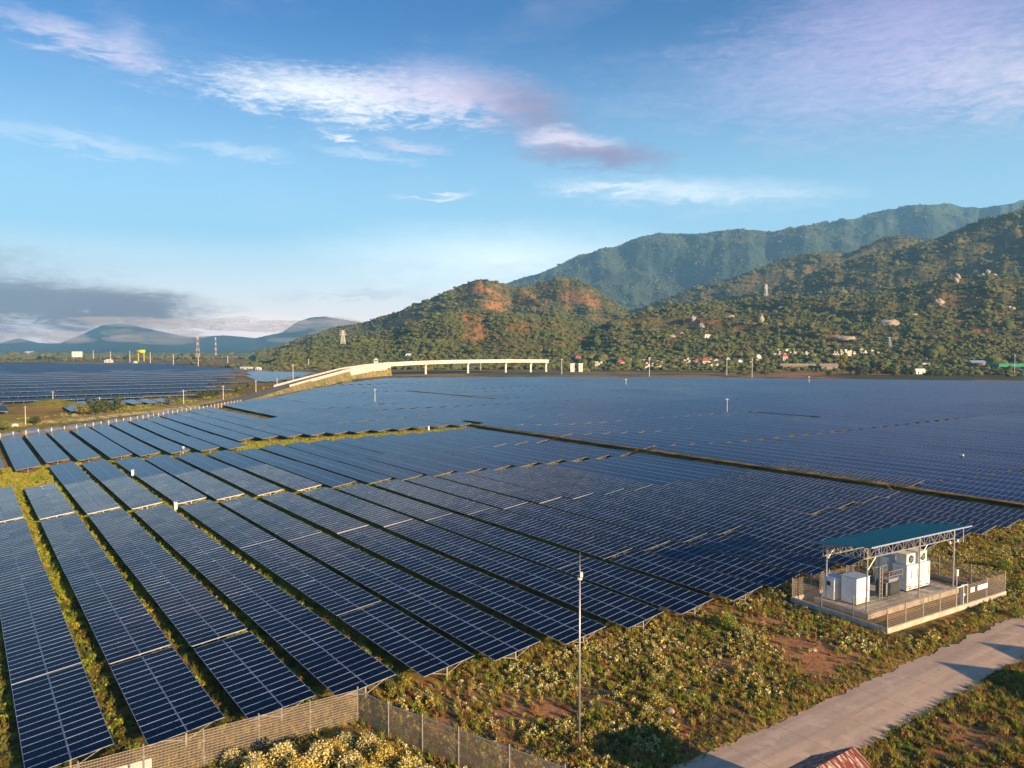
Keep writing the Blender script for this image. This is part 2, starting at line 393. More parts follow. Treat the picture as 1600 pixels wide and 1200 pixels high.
def net_mat():
    """woven shade net: threads too fine to build, seen as a half-open cloth"""
    m, b, p = principled('net_cloth')
    tc = b.node('ShaderNodeTexCoord')
    n = b.noise(tc.outputs['Object'], 3, 4, 0.6)
    b.link(b.mix(n, (0.36, 0.24, 0.14), (0.50, 0.35, 0.20)), p.inputs['Base Color'])
    p.inputs['Roughness'].default_value = 1.0
    s = b.node('ShaderNodeSeparateXYZ'); b.link(tc.outputs['Object'], s.inputs[0])
    def thr(c, per, w):
        return b.m('LESS_THAN', b.m('FRACT', b.m('DIVIDE', c, per)), w)
    a = b.m('MAXIMUM', thr(s.outputs[0], 0.03, 0.30), thr(s.outputs[2], 0.03, 0.30))
    p.inputs['Alpha'].default_value = 1.0
    tl = b.node('ShaderNodeBsdfTranslucent'); tl.inputs['Color'].default_value = (0.62, 0.46, 0.30, 1)
    mx = b.node('ShaderNodeMixShader'); mx.inputs[0].default_value = 0.5; b.link(p.outputs[0], mx.inputs[1]); b.link(tl.outputs[0], mx.inputs[2])
    tp = b.node('ShaderNodeBsdfTransparent'); m3 = b.node('ShaderNodeMixShader'); b.link(a, m3.inputs[0]); b.link(tp.outputs[0], m3.inputs[1]); b.link(mx.outputs[0], m3.inputs[2])
    b.link(m3.outputs[0], [q for q in b.n if q.type == 'OUTPUT_MATERIAL'][0].inputs['Surface'])
    MATS['net_cloth'] = m
net_mat()

# ------------------------------------------------------------------ mesh builder and tagging
class MB:
    def __init__(s): s.v = []; s.f = []; s.m = []; s.uv = []
    def face(s, pts, mi=0, uv=None):
        k = len(s.v); s.v.extend([tuple(p) for p in pts]); s.f.append(tuple(range(k, k+len(pts)))); s.m.append(mi)
        s.uv.extend(uv if uv else [(0, 0)]*len(pts))
    def box(s, c, d, mi=0, rot=None):
        c = Vector(c); hx, hy, hz = d[0]/2, d[1]/2, d[2]/2
        q = [Vector((x, y, z)) for x in (-hx, hx) for y in (-hy, hy) for z in (-hz, hz)]
        if rot is not None: q = [rot @ w for w in q]
        q = [c+w for w in q]; k = len(s.v); s.v.extend([tuple(w) for w in q])
        for f in ((0, 1, 3, 2), (4, 6, 7, 5), (0, 4, 5, 1), (2, 3, 7, 6), (0, 2, 6, 4), (1, 5, 7, 3)):
            s.f.append(tuple(k+i for i in f)); s.m.append(mi); s.uv.extend([(0, 0)]*4)
    def bar(s, p0, p1, w, h=None, mi=0):
        p0 = Vector(p0); p1 = Vector(p1); d = p1-p0; L = d.length
        if L < 1e-6: return
        rot = d.to_track_quat('X', 'Z').to_matrix()
        s.box((p0+p1)/2, (L, w, h or w), mi, rot)
    def tube(s, p0, p1, r0, r1=None, n=8, mi=0, cap=True):
        p0 = Vector(p0); p1 = Vector(p1); r1 = r0 if r1 is None else r1
        q = (p1-p0).to_track_quat('Z', 'Y').to_matrix(); k = len(s.v)
        for p, r in ((p0, r0), (p1, r1)):
            for i in range(n):
                a = 2*math.pi*i/n; s.v.append(tuple(p+q @ Vector((r*math.cos(a), r*math.sin(a), 0))))
        for i in range(n):
            j = (i+1) % n; s.f.append((k+i, k+j, k+n+j, k+n+i)); s.m.append(mi); s.uv.extend([(0, 0)]*4)
        if cap:
            s.f.append(tuple(k+n+i for i in range(n))); s.m.append(mi); s.uv.extend([(0, 0)]*n)
            s.f.append(tuple(k+i for i in reversed(range(n)))); s.m.append(mi); s.uv.extend([(0, 0)]*n)
    def mesh(s, name, mats, smooth=False):
        me = bpy.data.meshes.new(name); me.from_pydata(s.v, [], s.f)
        for mt in mats: me.materials.append(MATS[mt])
        me.polygons.foreach_set('material_index', s.m)
        uvl = me.uv_layers.new(name='UVMap'); uvl.data.foreach_set('uv', np.array(s.uv, dtype=np.float32).ravel())
        if smooth: me.polygons.foreach_set('use_smooth', [True]*len(s.f))
        me.update(); return me
def obj(name, me, parent=None, loc=(0, 0, 0), rot=(0, 0, 0), scale=(1, 1, 1)):
    o = bpy.data.objects.new(name, me); COL.objects.link(o)
    o.location = loc; o.rotation_euler = rot; o.scale = scale
    if parent: o.parent = parent
    return o
def tag(o, label=None, cat=None, group=None, kind=None):
    if label: o['label'] = label
    if cat: o['category'] = cat
    if group: o['group'] = group
    if kind: o['kind'] = kind
    return o
def thing(name, label, cat, loc=(0, 0, 0), rz=0.0, group=None):
    return tag(obj(name, None, None, loc, (0, 0, rz)), label, cat, group)
def struct(o): o['kind'] = 'structure'; return o
def part(name, mb, mats, parent, smooth=False, **kw): return obj(name, mb.mesh(name, mats, smooth), parent, **kw)
def grid_obj(name, X, Y, Z, mat, attrs=None, smooth=True):
    n, m = X.shape
    v = np.stack([X, Y, Z], -1).reshape(-1, 3)
    i, j = np.meshgrid(np.arange(n-1), np.arange(m-1), indexing='ij'); a = (i*m+j).ravel()
    f = np.stack([a, a+m, a+m+1, a+1], -1)
    me = bpy.data.meshes.new(name)
    me.vertices.add(len(v)); me.vertices.foreach_set('co', v.astype(np.float32).ravel())
    me.loops.add(f.size); me.loops.foreach_set('vertex_index', f.astype(np.int32).ravel())
    me.polygons.add(len(f)); me.polygons.foreach_set('loop_start', np.arange(0, f.size, 4, dtype=np.int32))
    me.polygons.foreach_set('loop_total', np.full(len(f), 4, np.int32))
    me.update(calc_edges=True); me.materials.append(MATS[mat])
    me.polygons.foreach_set('use_smooth', np.full(len(f), smooth))
    for k, val in (attrs or {}).items():
        if val.ndim == 2:
            at = me.attributes.new(k, 'FLOAT', 'POINT'); at.data.foreach_set('value', val.astype(np.float32).ravel())
        else:
            at = me.attributes.new(k, 'FLOAT_COLOR', 'POINT')
            at.data.foreach_set('color', np.concatenate([val, np.ones(val.shape[:2]+(1,))], -1).astype(np.float32).ravel())
    # make sure the sheet faces up
    nz = me.polygons[len(f)//2].normal.z
    if nz < 0: me.flip_normals()
    return obj(name, me)

# scatter by geometry nodes: one mesh of points, variants picked by index
def variants(name, meshes):
    c = bpy.data.collections.new(name)
    for i, me in enumerate(meshes):
        o = bpy.data.objects.new(f'{name}_variant', me); c.objects.link(o)
    return c
def scatter(name, pts, scl, rz, coll, nvar, tilt=0.0, label=None, cat=None, idx=None):
    pts = np.asarray(pts, np.float32); n = len(pts)
    me = bpy.data.meshes.new(name); me.vertices.add(n); me.vertices.foreach_set('co', pts.ravel())
    scl = np.asarray(scl, np.float32)
    if scl.ndim == 1: scl = np.repeat(scl[:, None], 3, 1)
    a = me.attributes.new('scl', 'FLOAT_VECTOR', 'POINT'); a.data.foreach_set('vector', scl.ravel())
    rot = np.zeros((n, 3), np.float32); rot[:, 2] = rz
    if tilt: rot[:, 0] = rng.uniform(-tilt, tilt, n); rot[:, 1] = rng.uniform(-tilt, tilt, n)
    a = me.attributes.new('rot', 'FLOAT_VECTOR', 'POINT'); a.data.foreach_set('vector', rot.ravel())
    a = me.attributes.new('idx', 'INT', 'POINT')
    a.data.foreach_set('value', (rng.integers(0, nvar, n) if idx is None else np.asarray(idx)).astype(np.int32))
    o = obj(name, me)
    ng = bpy.data.node_groups.new(name, 'GeometryNodeTree')
    ng.interface.new_socket('Geometry', in_out='INPUT', socket_type='NodeSocketGeometry')
    ng.interface.new_socket('Geometry', in_out='OUTPUT', socket_type='NodeSocketGeometry')
    gi = ng.nodes.new('NodeGroupInput'); go = ng.nodes.new('NodeGroupOutput')
    ci = ng.nodes.new('GeometryNodeCollectionInfo'); ci.inputs['Collection'].default_value = coll
    ci.inputs['Separate Children'].default_value = True; ci.inputs['Reset Children'].default_value = True
    ip = ng.nodes.new('GeometryNodeInstanceOnPoints'); ip.inputs['Pick Instance'].default_value = True
    def attr(nm, typ):
        q = ng.nodes.new('GeometryNodeInputNamedAttribute'); q.data_type = typ; q.inputs['Name'].default_value = nm
        return q.outputs[0]
    e2r = ng.nodes.new('FunctionNodeEulerToRotation')
    L = ng.links.new
    L(gi.outputs[0], ip.inputs['Points']); L(ci.outputs[0], ip.inputs['Instance'])
    L(attr('idx', 'INT'), ip.inputs['Instance Index'])
    L(attr('rot', 'FLOAT_VECTOR'), e2r.inputs[0]); L(e2r.outputs[0], ip.inputs['Rotation'])
    L(attr('scl', 'FLOAT_VECTOR'), ip.inputs['Scale'])
    L(ip.outputs[0], go.inputs[0])
    md = o.modifiers.new('scatter', 'NODES'); md.node_group = ng
    o['kind'] = 'stuff'
    if label: o['label'] = label
    if cat: o['category'] = cat
    return o

exec_parts = []
# ------------------------------------------------------------------ ground
ROAD_U0, ROAD_U1 = 26.3, 31.7
SHADE = None
def ground_h(x, y):
    x = np.asarray(x, float); y = np.asarray(y, float)
    u = UX*x+UY*y; v = VX*x+VY*y
    near = np.clip(1-(np.hypot(x, y)-110)/60, 0, 1)
    open_ = np.clip((50-u)/4, 0, 1)*near
    h = (fbm(x*0.25, y*0.25, 3, 4)-0.5)*0.55*open_+(fbm(x*1.1, y*1.1, 8, 3)-0.5)*0.22*open_
    du = np.maximum(np.maximum(ROAD_U0-u, u-ROAD_U1), 0)
    h = h*np.clip(du/2.5, 0, 1)
    inside = (u > 33.6) & (u < 48.0) & (v > 67.0) & (v < 90.8)
    h = np.where(inside, 0, h)
    # mound beside the far embankment
    m0 = Wd(78, 350)
    h = h+4.6*np.exp(-(((x-m0.x)/9)**2+((y-m0.y)/9)**2))*(0.8+0.4*fbm(x*0.3, y*0.3, 6, 3))
    far = np.clip((np.hypot(x, y)-700)/900, 0, 1)
    h = h+far*(fbm(x*0.004, y*0.004, 21, 4)-0.5)*5.0
    return h
def build_ground():
    def axis(lo, hi, c0, fine, n):
        t = np.linspace(-1, 1, n)
        k = 7.2
        s = np.sinh(t*k)/np.sinh(k)
        return np.where(s < 0, c0+s*(c0-lo), c0+s*(hi-c0))
    xs = axis(-15000, 15000, 12, 0.5, 441); ys = axis(-2500, 15000, 48, 0.5, 441)
    X, Y = np.meshgrid(xs, ys, indexing='ij'); Z = ground_h(X, Y)
    u = UX*X+UY*Y; v = VX*X+VY*Y
    inf = np.clip((u-51)/3, 0, 1)*np.clip((1500-np.hypot(X, Y))/100, 0, 1)
    lane = inf*np.clip((u-55)/30, 0.3, 1)
    d = np.hypot(X, Y)
    gx, gy, _z = proj(X, np.maximum(Y, 5.0), 0.0)
    lim = np.interp(gx, [-200, 0, 20, 60, 100, 150, 250, 330, 430, 500, 540, 600, 850, 1100, 1600, 1900], [700, 678, 672, 668, 664, 658, 643, 632, 620, 605, 598, 591, 588.5, 590, 596, 600])
    outside = (gy < lim-0.5) & (Y > 150)
    lane = np.where(outside, 0.12, lane)*np.where((u > 218) | (v > 131), 0.3, 1.0)  # lane grass cut back in far rows: shade of the gaps put into the colour
    farm = np.clip((d-560)/120, 0, 1)
    soil = np.clip((fbm(X*0.16, Y*0.16, 33, 4)-0.56)*9, 0, 1)*np.clip(1-inf, 0, 1)*np.clip((160-d)/40, 0, 1)
    strip_ = outside & (d < 1100) & (gx > 620)
    soil = np.maximum(soil, strip_*np.clip((fbm(X*0.012, Y*0.03, 35, 4)-0.34)*7, 0, 0.95))
    md = Wd(78, 350); lane = np.maximum(lane, np.exp(-(((X-md.x)/11)**2+((Y-md.y)/11)**2)))
    bank_ = outside & (lane < .3) & (gx < 420) & (d < 420)
    soil = np.maximum(soil, bank_*np.clip((fbm(X*0.05, Y*0.05, 36, 4)-0.5)*6, 0, 0.7)); lane = np.where(bank_, np.maximum(lane, .75*np.clip((fbm(X*0.04, Y*0.04, 39, 3)-.35)*5, 0, 1)), lane)
    # bare patches seen in the open ground
    for px, py, r in ((1262, 1024, 3.0), (1140, 1040, 2.2), (1290, 1050, 2.4), (930, 1090, 2.0), (690, 1130, 1.8), (860, 1110, 2.2), (1230, 1005, 1.6), (20, 732, 14)):
        c = W(px, py); soil = np.maximum(soil, np.clip(1.6-np.hypot(X-c.x, Y-c.y)/r+(fbm(X*0.8, Y*0.8, 5, 3)-0.5)*1.6, 0, 1))
    struct(grid_obj('ground', X, Y, Z, 'ground', {'zone': np.stack([lane, soil, farm], -1)}))
build_ground()
def gh(x, y): return float(ground_h(x, y))

def build_road():
    n = 1300; ts = np.linspace(-40, 320, n); mb = MB()
    rows = []
    for i, t in enumerate(ts):
        j0 = (float(fbm(t*0.35, 0.0, 41, 4))-0.5)*0.6+(float(fbm(t*2.2, 0.0, 45, 4))-0.5)*0.7; j1 = (float(fbm(t*0.35, 9.0, 43, 4))-0.5)*0.7+(float(fbm(t*2.2, 9.0, 47, 4))-0.5)*0.8
        rows.append([(ROAD_U0+j0, t, 0.0), (ROAD_U0+0.7, t, 0.035), ((ROAD_U0+ROAD_U1)/2, t, 0.075), (ROAD_U1-0.7-.018*(t-45), t, 0.035), (ROAD_U1+j1-.018*(t-45), t, 0.0)])
    for a, b in zip(rows[:-1], rows[1:]):
        for k in range(4):
            q = [a[k], b[k], b[k+1], a[k+1]]
            uvs = [(c[1], (c[0]-ROAD_U0)/(ROAD_U1-ROAD_U0)) for c in q]
            mb.face([P(c[0], c[1], c[2]+0.03) for c in reversed(q)], 0, list(reversed(uvs)))
    struct(part('road', mb, ['road_surface'], None))
build_road()

# ------------------------------------------------------------------ hills and mountains
HILLS = {}
def hill(name, sky, zr, zb, mat, spur=0.35, spurk=9.0, seed=0, nx=420, ny=90, prof=1.0, soils=(), soilk=0.0, back=1.5, rough=0.05, nudge=0.6):
    """ridge whose crest runs through the sky directions in sky; crest distance zr(px), foot distance zb(px)"""
    sx = np.array([p[0] for p in sky], float); sy = np.array([p[1] for p in sky], float)
    px = np.linspace(sx[0], sx[-1], nx)
    py = np.interp(px, sx, sy)
    py = py-(fbm(px*0.05, px*0, seed+50, 5)-0.5)*nudge*6
    ZR = np.interp(px, *zip(*zr)); ZB = np.interp(px, *zip(*zb))
    ZR = ZR*(1+(fbm(px*0.02, px*0+5, seed+7, 4)-0.5)*0.10)
    H = CAMH+(HOR-py)/F*ZR
    s = np.concatenate([np.linspace(0, 1, ny), 1+np.linspace(0, back, ny//2+1)[1:]])
    S, PXX = np.meshgrid(s, px, indexing='ij')
    HH = np.broadcast_to(H, S.shape); ZRR = np.broadcast_to(ZR, S.shape); ZBB = np.broadcast_to(ZB, S.shape)
    Y = ZBB+S*(ZRR-ZBB); Xc = (PXX-800)/F*Y
    g = np.where(S <= 1, np.clip(S, 0, 1)**prof, np.maximum(0, 1-(S-1)/back)**1.1)
    g = np.where(S <= 1, 0.45*g+0.55*g*g*(3-2*g), g)
    cell = (ZRR-ZBB)
    a = Xc/1000.0*spurk; bi = Y/1000.0*spurk; bb = bi*0.45
    rid = 1-np.abs(2*fbm(a+0.8*fbm(a*0.7, bb*0.7, seed+3, 3)+bi*0.8, bb, seed, 5)-1)*2.2
    env = np.clip(4*S*(1-S), 0, 1)**0.8
    env = np.where(S > 1, np.clip((S-1)*2, 0, 1), env)
    Z = HH*g*(1-spur*env*(1-np.clip(rid, 0, 1)))
    Z = Z+HH*rough*(fbm(a*5, bi*5, seed+9, 5)-0.5)*np.clip(S*3, 0, 1)*np.where(S > 0.97, 0.2, 1)
    Z = np.where(S == 0, -6, Z)
    soil = np.zeros_like(S)
    if soilk: soil = np.clip((fbm(a*2.2+9, bb*5, seed+31, 5)-0.56)*soilk, 0, 1)
    ppx, ppy, _ = proj(Xc, Y, Z)
    for (cx, cy, rx, ry, k) in soils:
        d = ((ppx-cx)/rx)**2+((ppy-cy)/ry)**2
        soil = np.maximum(soil, np.clip(k*(1.35-d+(fbm(ppx*0.12, ppy*0.2, seed+77, 4)-0.5)*3.4), 0, 1)*(S <= 1))
    HILLS[name] = dict(X=Xc, Y=Y, Z=Z, soil=soil, ppx=ppx, ppy=ppy, S=S)
    return grid_obj(name.split('.')[0], Xc, Y, Z, mat, {'soil': soil})

# blue range far behind
o = hill('mountain_range', [(720, 548), (760, 462), (790, 443), (820, 434), (850, 425), (880, 412), (905, 400), (940, 390), (965, 385), (985, 376), (1005, 370), (1030, 366), (1060, 367), (1090, 367), (1120, 363), (1150, 360), (1180, 362), (1200, 363), (1225, 359), (1240, 357), (1265, 352), (1290, 350), (1310, 345), (1330, 344), (1355, 336), (1380, 331), (1420, 329), (1445, 323), (1470, 321), (1500, 324), (1530, 327), (1560, 321), (1600, 315), (1680, 318), (1800, 330), (2000, 340)],
     [(700, 6000), (1000, 6200), (1200, 5600), (1400, 6200), (2000, 6200)], [(700, 3800), (1000, 4200), (2000, 3900)], 'mountain_ground', 0.30, 0.9, 11, 620, 150, 0.85, soilk=2.0, rough=0.16, nudge=0.25)
struct(o)
o = hill('distant_mountains', [(-500, 548), (-300, 528), (-100, 540), (0, 536), (30, 528), (62, 536), (95, 536), (130, 522), (160, 508), (190, 505), (215, 509), (260, 520), (300, 527), (350, 524), (400, 528), (440, 520), (465, 503), (485, 496), (510, 495), (540, 500), (575, 506), (640, 525), (760, 548)],
     [(-500, 9300), (440, 9300), (470, 8800), (760, 8800)], [(-500, 6800), (760, 6600)], 'mountain_ground', 0.5, 0.6, 23, 420, 60, 0.9, rough=0.05, nudge=0.3)
struct(o)
# middle ridges at the right
o = hill('far_ridge', [(900, 548), (940, 505), (980, 489), (1020, 475), (1060, 458), (1100, 447), (1140, 436), (1180, 422), (1215, 408), (1240, 401), (1265, 396), (1290, 394), (1320, 396), (1350, 388), (1375, 375), (1400, 369), (1425, 374), (1445, 386), (1480, 400), (1560, 420), (1700, 480), (1800, 548)],
     [(900, 3000), (1250, 3100), (1800, 3200)], [(900, 1900), (1800, 1900)], 'hill_ground', 0.32, 2.6, 37, 460, 110, 0.9, soilk=1.2, rough=0.10)
struct(o)
o = hill('right_ridge', [(1000, 548), (1060, 500), (1130, 478), (1200, 455), (1260, 430), (1310, 412), (1350, 400), (1400, 391), (1440, 378), (1480, 366), (1510, 354), (1550, 342), (1580, 333), (1600, 327), (1660, 315), (1760, 320), (1900, 360), (2000, 420)],
     [(1000, 2200), (1300, 2400), (2000, 2500)], [(1000, 1500), (2000, 1500)], 'hill_ground', 0.36, 3.0, 51, 460, 110, 0.9, soilk=1.2, rough=0.10)
struct(o)
# the twin hills at the middle
o = hill('twin_hills', [(400, 549), (440, 542), (465, 530), (490, 521), (520, 513), (560, 506), (600, 494), (640, 481), (670, 470), (700, 455), (725, 446), (745, 438), (758, 436), (775, 441), (800, 449), (830, 447), (855, 438), (878, 433), (900, 438), (920, 447), (945, 463), (970, 480), (1000, 505), (1060, 548)],
     [(400, 2500), (600, 2300), (760, 2150), (880, 2400), (1060, 2400)], [(400, 1750), (1060, 1500)], 'hill_ground', 0.40, 4.2, 67, 460, 110, 0.95,
     soils=((745, 452, 26, 10, 0.9), (775, 478, 20, 16, 0.6), (640, 500, 26, 10, 0.6), (610, 505, 14, 7, 0.5), (490, 522, 9, 4, 0.9), (900, 465, 26, 14, 0.55), (835, 470, 30, 10, 0.5), (930, 476, 12, 8, 0.8)), soilk=1.5)
struct(o)
o = hill('foothill', [(430, 549), (500, 534), (560, 524), (620, 512), (670, 498), (705, 488), (740, 484), (790, 490), (840, 494), (880, 500), (930, 512), (980, 520), (1040, 548)],
     [(430, 1500), (1040, 1500)], [(430, 1080), (1040, 1020)], 'hill_ground', 0.30, 6.0, 71, 380, 90, 1.0,
     soils=((745, 512, 20, 16, 1.0), (752, 528, 26, 9, 1.0), (735, 496, 14, 8, 0.8), (820, 510, 30, 8, 0.5), (905, 528, 16, 6, 0.5)), soilk=1.3)
struct(o)
# the near rocky slope at the right
o = hill('rocky_slope', [(840, 549), (900, 533), (930, 514), (960, 500), (1000, 488), (1040, 480), (1090, 474), (1150, 470), (1200, 466), (1250, 463), (1300, 462), (1350, 460), (1400, 455), (1430, 446), (1460, 438), (1500, 432), (1540, 430), (1575, 433), (1600, 430), (1700, 420), (1850, 440), (2000, 500)],
     [(840, 1500), (1200, 1650), (1600, 1600), (2000, 1600)], [(840, 1020), (1300, 930), (2000, 930)], 'hill_ground', 0.34, 6.5, 83, 520, 130, 0.85,
     soils=((1085, 505, 16, 8, 0.8), (1110, 503, 12, 5, 0.8), (1310, 527, 22, 5, 1.2), (1500, 500, 20, 9, 0.6), (1180, 500, 9, 5, 0.7), (1150, 515, 12, 5, 0.5), (1530, 515, 16, 6, 0.6), (1060, 528, 10, 4, 0.8)), soilk=1.3)
struct(o)

# ------------------------------------------------------------------ crowns for the woods
def ico(sub=1):
    import bmesh
    bm = bmesh.new(); bmesh.ops.create_icosphere(bm, subdivisions=sub, radius=1.0)
    v = np.array([x.co[:] for x in bm.verts]); f = [tuple(w.index for w in x.verts) for x in bm.faces]; bm.free()
    return v, f
ICO1, ICO2 = ico(1), ico(2)
def clump_mesh(name, mat, seed, lobes=4, base=ICO2):
    r = np.random.default_rng(seed); mb = MB(); V, Fc = base
    for k in range(lobes):
        c = np.array([r.uniform(-.45, .45), r.uniform(-.45, .45), r.uniform(0.25, 0.75)])
        rad = r.uniform(0.38, 0.62); d = 1+0.5*(fbm(V[:, 0]*2.3+k*7+seed, V[:, 1]*2.3+V[:, 2]*3.1, seed+k, 3)-0.5)*2*0.6
        w = V*d[:, None]*rad*np.array([1, 1, 0.78])+c
        kk = len(mb.v); mb.v.extend([tuple(q) for q in w])
        for f in Fc: mb.f.append(tuple(kk+i for i in f)); mb.m.append(0); mb.uv.extend([(0, 0)]*3)
    return mb.mesh(name, [mat])
WOOD = variants('woodland_crown', [clump_mesh('crown', 'crown' if i < 4 else 'crown_bright', 100+i, 3+i % 3) for i in range(6)])
def wood_on(name, hname, n, size, thin=0.9, label='', cat='woodland', smax=1.03, dens_seed=5, yb=None, keep=None):
    h = HILLS[hname]; nS, nP = h['X'].shape
    i = rng.uniform(0, nS-1.001, n*3); j = rng.uniform(0, nP-1.001, n*3)
    i0 = i.astype(int); j0 = j.astype(int); fi, fj = i-i0, j-j0
    def bl(A): return (A[i0, j0]*(1-fi)*(1-fj)+A[i0+1, j0]*fi*(1-fj)+A[i0, j0+1]*(1-fi)*fj+A[i0+1, j0+1]*fi*fj)
    S = bl(h['S']); X, Y, Z, so = bl(h['X']), bl(h['Y']), bl(h['Z']), bl(h['soil'])
    wgt = (Y/Y.max())*np.clip(1-so*thin, 0, 1)*np.clip(0.35+1.6*(fbm(X*0.008, Y*0.008, dens_seed, 4)-0.28), 0.12, 1)
    ok = (S < smax) & (rng.random(n*3) < wgt) & (Z > 0) & (h['ppx'][i0, j0] < 1750)
    X, Y, Z = X[ok][:n], Y[ok][:n], Z[ok][:n]; m = len(X)
    s = size*rng.lognormal(0, 0.45, m)
    scl = np.stack([s, s*rng.uniform(.8, 1.2, m), s*rng.uniform(.6, 1.0, m)], -1)
    return scatter(name, np.stack([X, Y, Z-0.12*s], -1), scl, rng.uniform(0, 6.28, m), WOOD, 6, 0, label, cat)
wood_on('forest', 'rocky_slope', 52000, 2.7, label='dark scrub forest over the rocky slope behind the village', cat='forest')
wood_on('forest', 'foothill', 26000, 2.4, label='olive scrub forest over the low hill in front of the twin hills', cat='forest')
wood_on('forest', 'twin_hills', 34000, 3.1, label='green scrub forest over the twin hills left of centre', cat='forest')
wood_on('forest', 'right_ridge', 44000, 3.6, label='green forest over the high ridge at the right', cat='forest')
wood_on('forest', 'far_ridge', 30000, 4.4, label='bluish green forest over the ridge below the blue mountain', cat='forest')

wood_on('forest', 'mountain_range', 60000, 5.6, label='blue hazed forest over the high mountain range', cat='forest')

# scrub on the plain beyond the solar field
def plain_wood():
    n = 9000
    px = rng.uniform(-150, 1750, n); d = 760+rng.beta(1.1, 1.8, n)*2400
    d = np.where(px < 480, 700+rng.beta(1.0, 1.5, n)*4500, d)
    X = (px-800)/F*d
    f = fbm(X*0.006, d*0.006, 91, 4)
    edge = np.interp(px, [-150, 300, 400, 500, 560, 850, 900, 1350, 1420, 1750], [1650, 1400, 950, 900, 1000, 1020, 930, 960, 740, 740])
    ok = (f > 0.5) & (d > edge) & (rng.random(n) < np.clip((f-0.46)*9, 0, 1))
    X, Y = X[ok], d[ok]; m = len(X); s = 4.2*rng.lognormal(0, 0.35, m)
    Z = ground_h(X, Y)
    scatter('scrub', np.stack([X, Y, Z-0.1*s], -1), np.stack([s*1.15, s*1.15, s*.8], -1), rng.uniform(0, 6.28, m), WOOD, 6, 0,
            'dark scrub and bushes scattered over the plain beyond the solar field', 'scrub')
    # belt of trees along the foot of the hills
    n = 2400; px = rng.uniform(380, 1750, n)
    d = np.interp(px, [380, 560, 850, 950, 1200, 1400, 1750], [1150, 1050, 1030, 1020, 1010, 960, 900])+rng.exponential(45, n)
    X = (px-800)/F*d; s = 4.6*rng.lognormal(0, 0.3, n)
    ok = fbm(X*0.03, d*0.03, 17, 3) > 0.42
    X, d, s = X[ok], d[ok], s[ok]
    scatter('tree_belt', np.stack([X, d, ground_h(X, d)-0.1*s], -1), np.stack([s, s, s], -1), rng.uniform(0, 6.28, len(X)), WOOD, 6, 0,
            'belt of small green trees along the foot of the hills', 'trees')
    n = 3200; px = rng.uniform(-160, 560, n); d = 2300+rng.exponential(900, n)
    X = (px-800)/F*d; s = 9*rng.lognormal(0, 0.3, n)
    scatter('tree_line', np.stack([X, d, ground_h(X, d)-0.1*s], -1), np.stack([s*1.3, s, s], -1), rng.uniform(0, 6.28, n), WOOD, 6, 0,
            'dark line of far trees along the horizon at the left', 'trees')
plain_wood()
# ------------------------------------------------------------------ solar tables
TILT = R(7.5); MODP, HALF, PH = 1.01, 2.35, 1.25       # module pitch along the row, slope length of a module, height of the table's middle
ORD = ['first', 'second', 'third', 'fourth', 'fifth', 'sixth', 'seventh', 'eighth', 'ninth', 'tenth', 'eleventh', 'twelfth', 'thirteenth', 'fourteenth', 'fifteenth', 'sixteenth', 'seventeenth', 'eighteenth', 'nineteenth', 'twentieth', 'twenty-first', 'twenty-second', 'twenty-third', 'twenty-fourth', 'twenty-fifth', 'twenty-sixth', 'twenty-seventh', 'twenty-eighth', 'twenty-ninth', 'thirtieth', 'thirty-first', 'thirty-second', 'thirty-third', 'thirty-fourth', 'thirty-fifth']
def module_mesh():
    mb = MB(); w, l, t, fr = 0.985, HALF-0.04, 0.04, 0.022
    x, y = w/2, l/2; xi, yi = x-fr, y-fr
    o_ = [(-x, -y, 0), (x, -y, 0), (x, y, 0), (-x, y, 0)]; i_ = [(-xi, -yi, 0), (xi, -yi, 0), (xi, yi, 0), (-xi, yi, 0)]
    g_ = [(a, b, -0.004) for a, b, c in i_]
    for k in range(4):
        j = (k+1) % 4
        mb.face([o_[k], o_[j], i_[j], i_[k]], 0)
        mb.face([i_[k], i_[j], g_[j], g_[k]], 0)
        a, b = o_[k], o_[j]
        mb.face([(a[0], a[1], -t), (b[0], b[1], -t), b, a], 0)
    mb.face(g_, 1, [(a+w/2+0.01, b+l/2+0.01) for a, b, c in g_])
    mb.face([(a, b, -t) for a, b, c in reversed(o_)], 0)
    return mb.mesh('solar_module', ['alu', 'solar_glass'])
MOD = module_mesh()
def sheet_mb(n, full=True):
    mb = MB(); L = n*MODP/2; y = HALF
    pts = [(-L, -y, 0), (L, -y, 0), (L, y, 0), (-L, y, 0)]
    mb.face(pts, 0, [(0, 0), (2*L, 0), (2*L, 2*HALF), (0, 2*HALF)])
    t = 0.04
    for k in range(4):
        a, b = pts[k], pts[(k+1) % 4]; mb.face([(a[0], a[1], -t), (b[0], b[1], -t), b, a], 1)
    mb.face([(a, b, -t) for a, b, c in reversed(pts)], 1)
    return mb
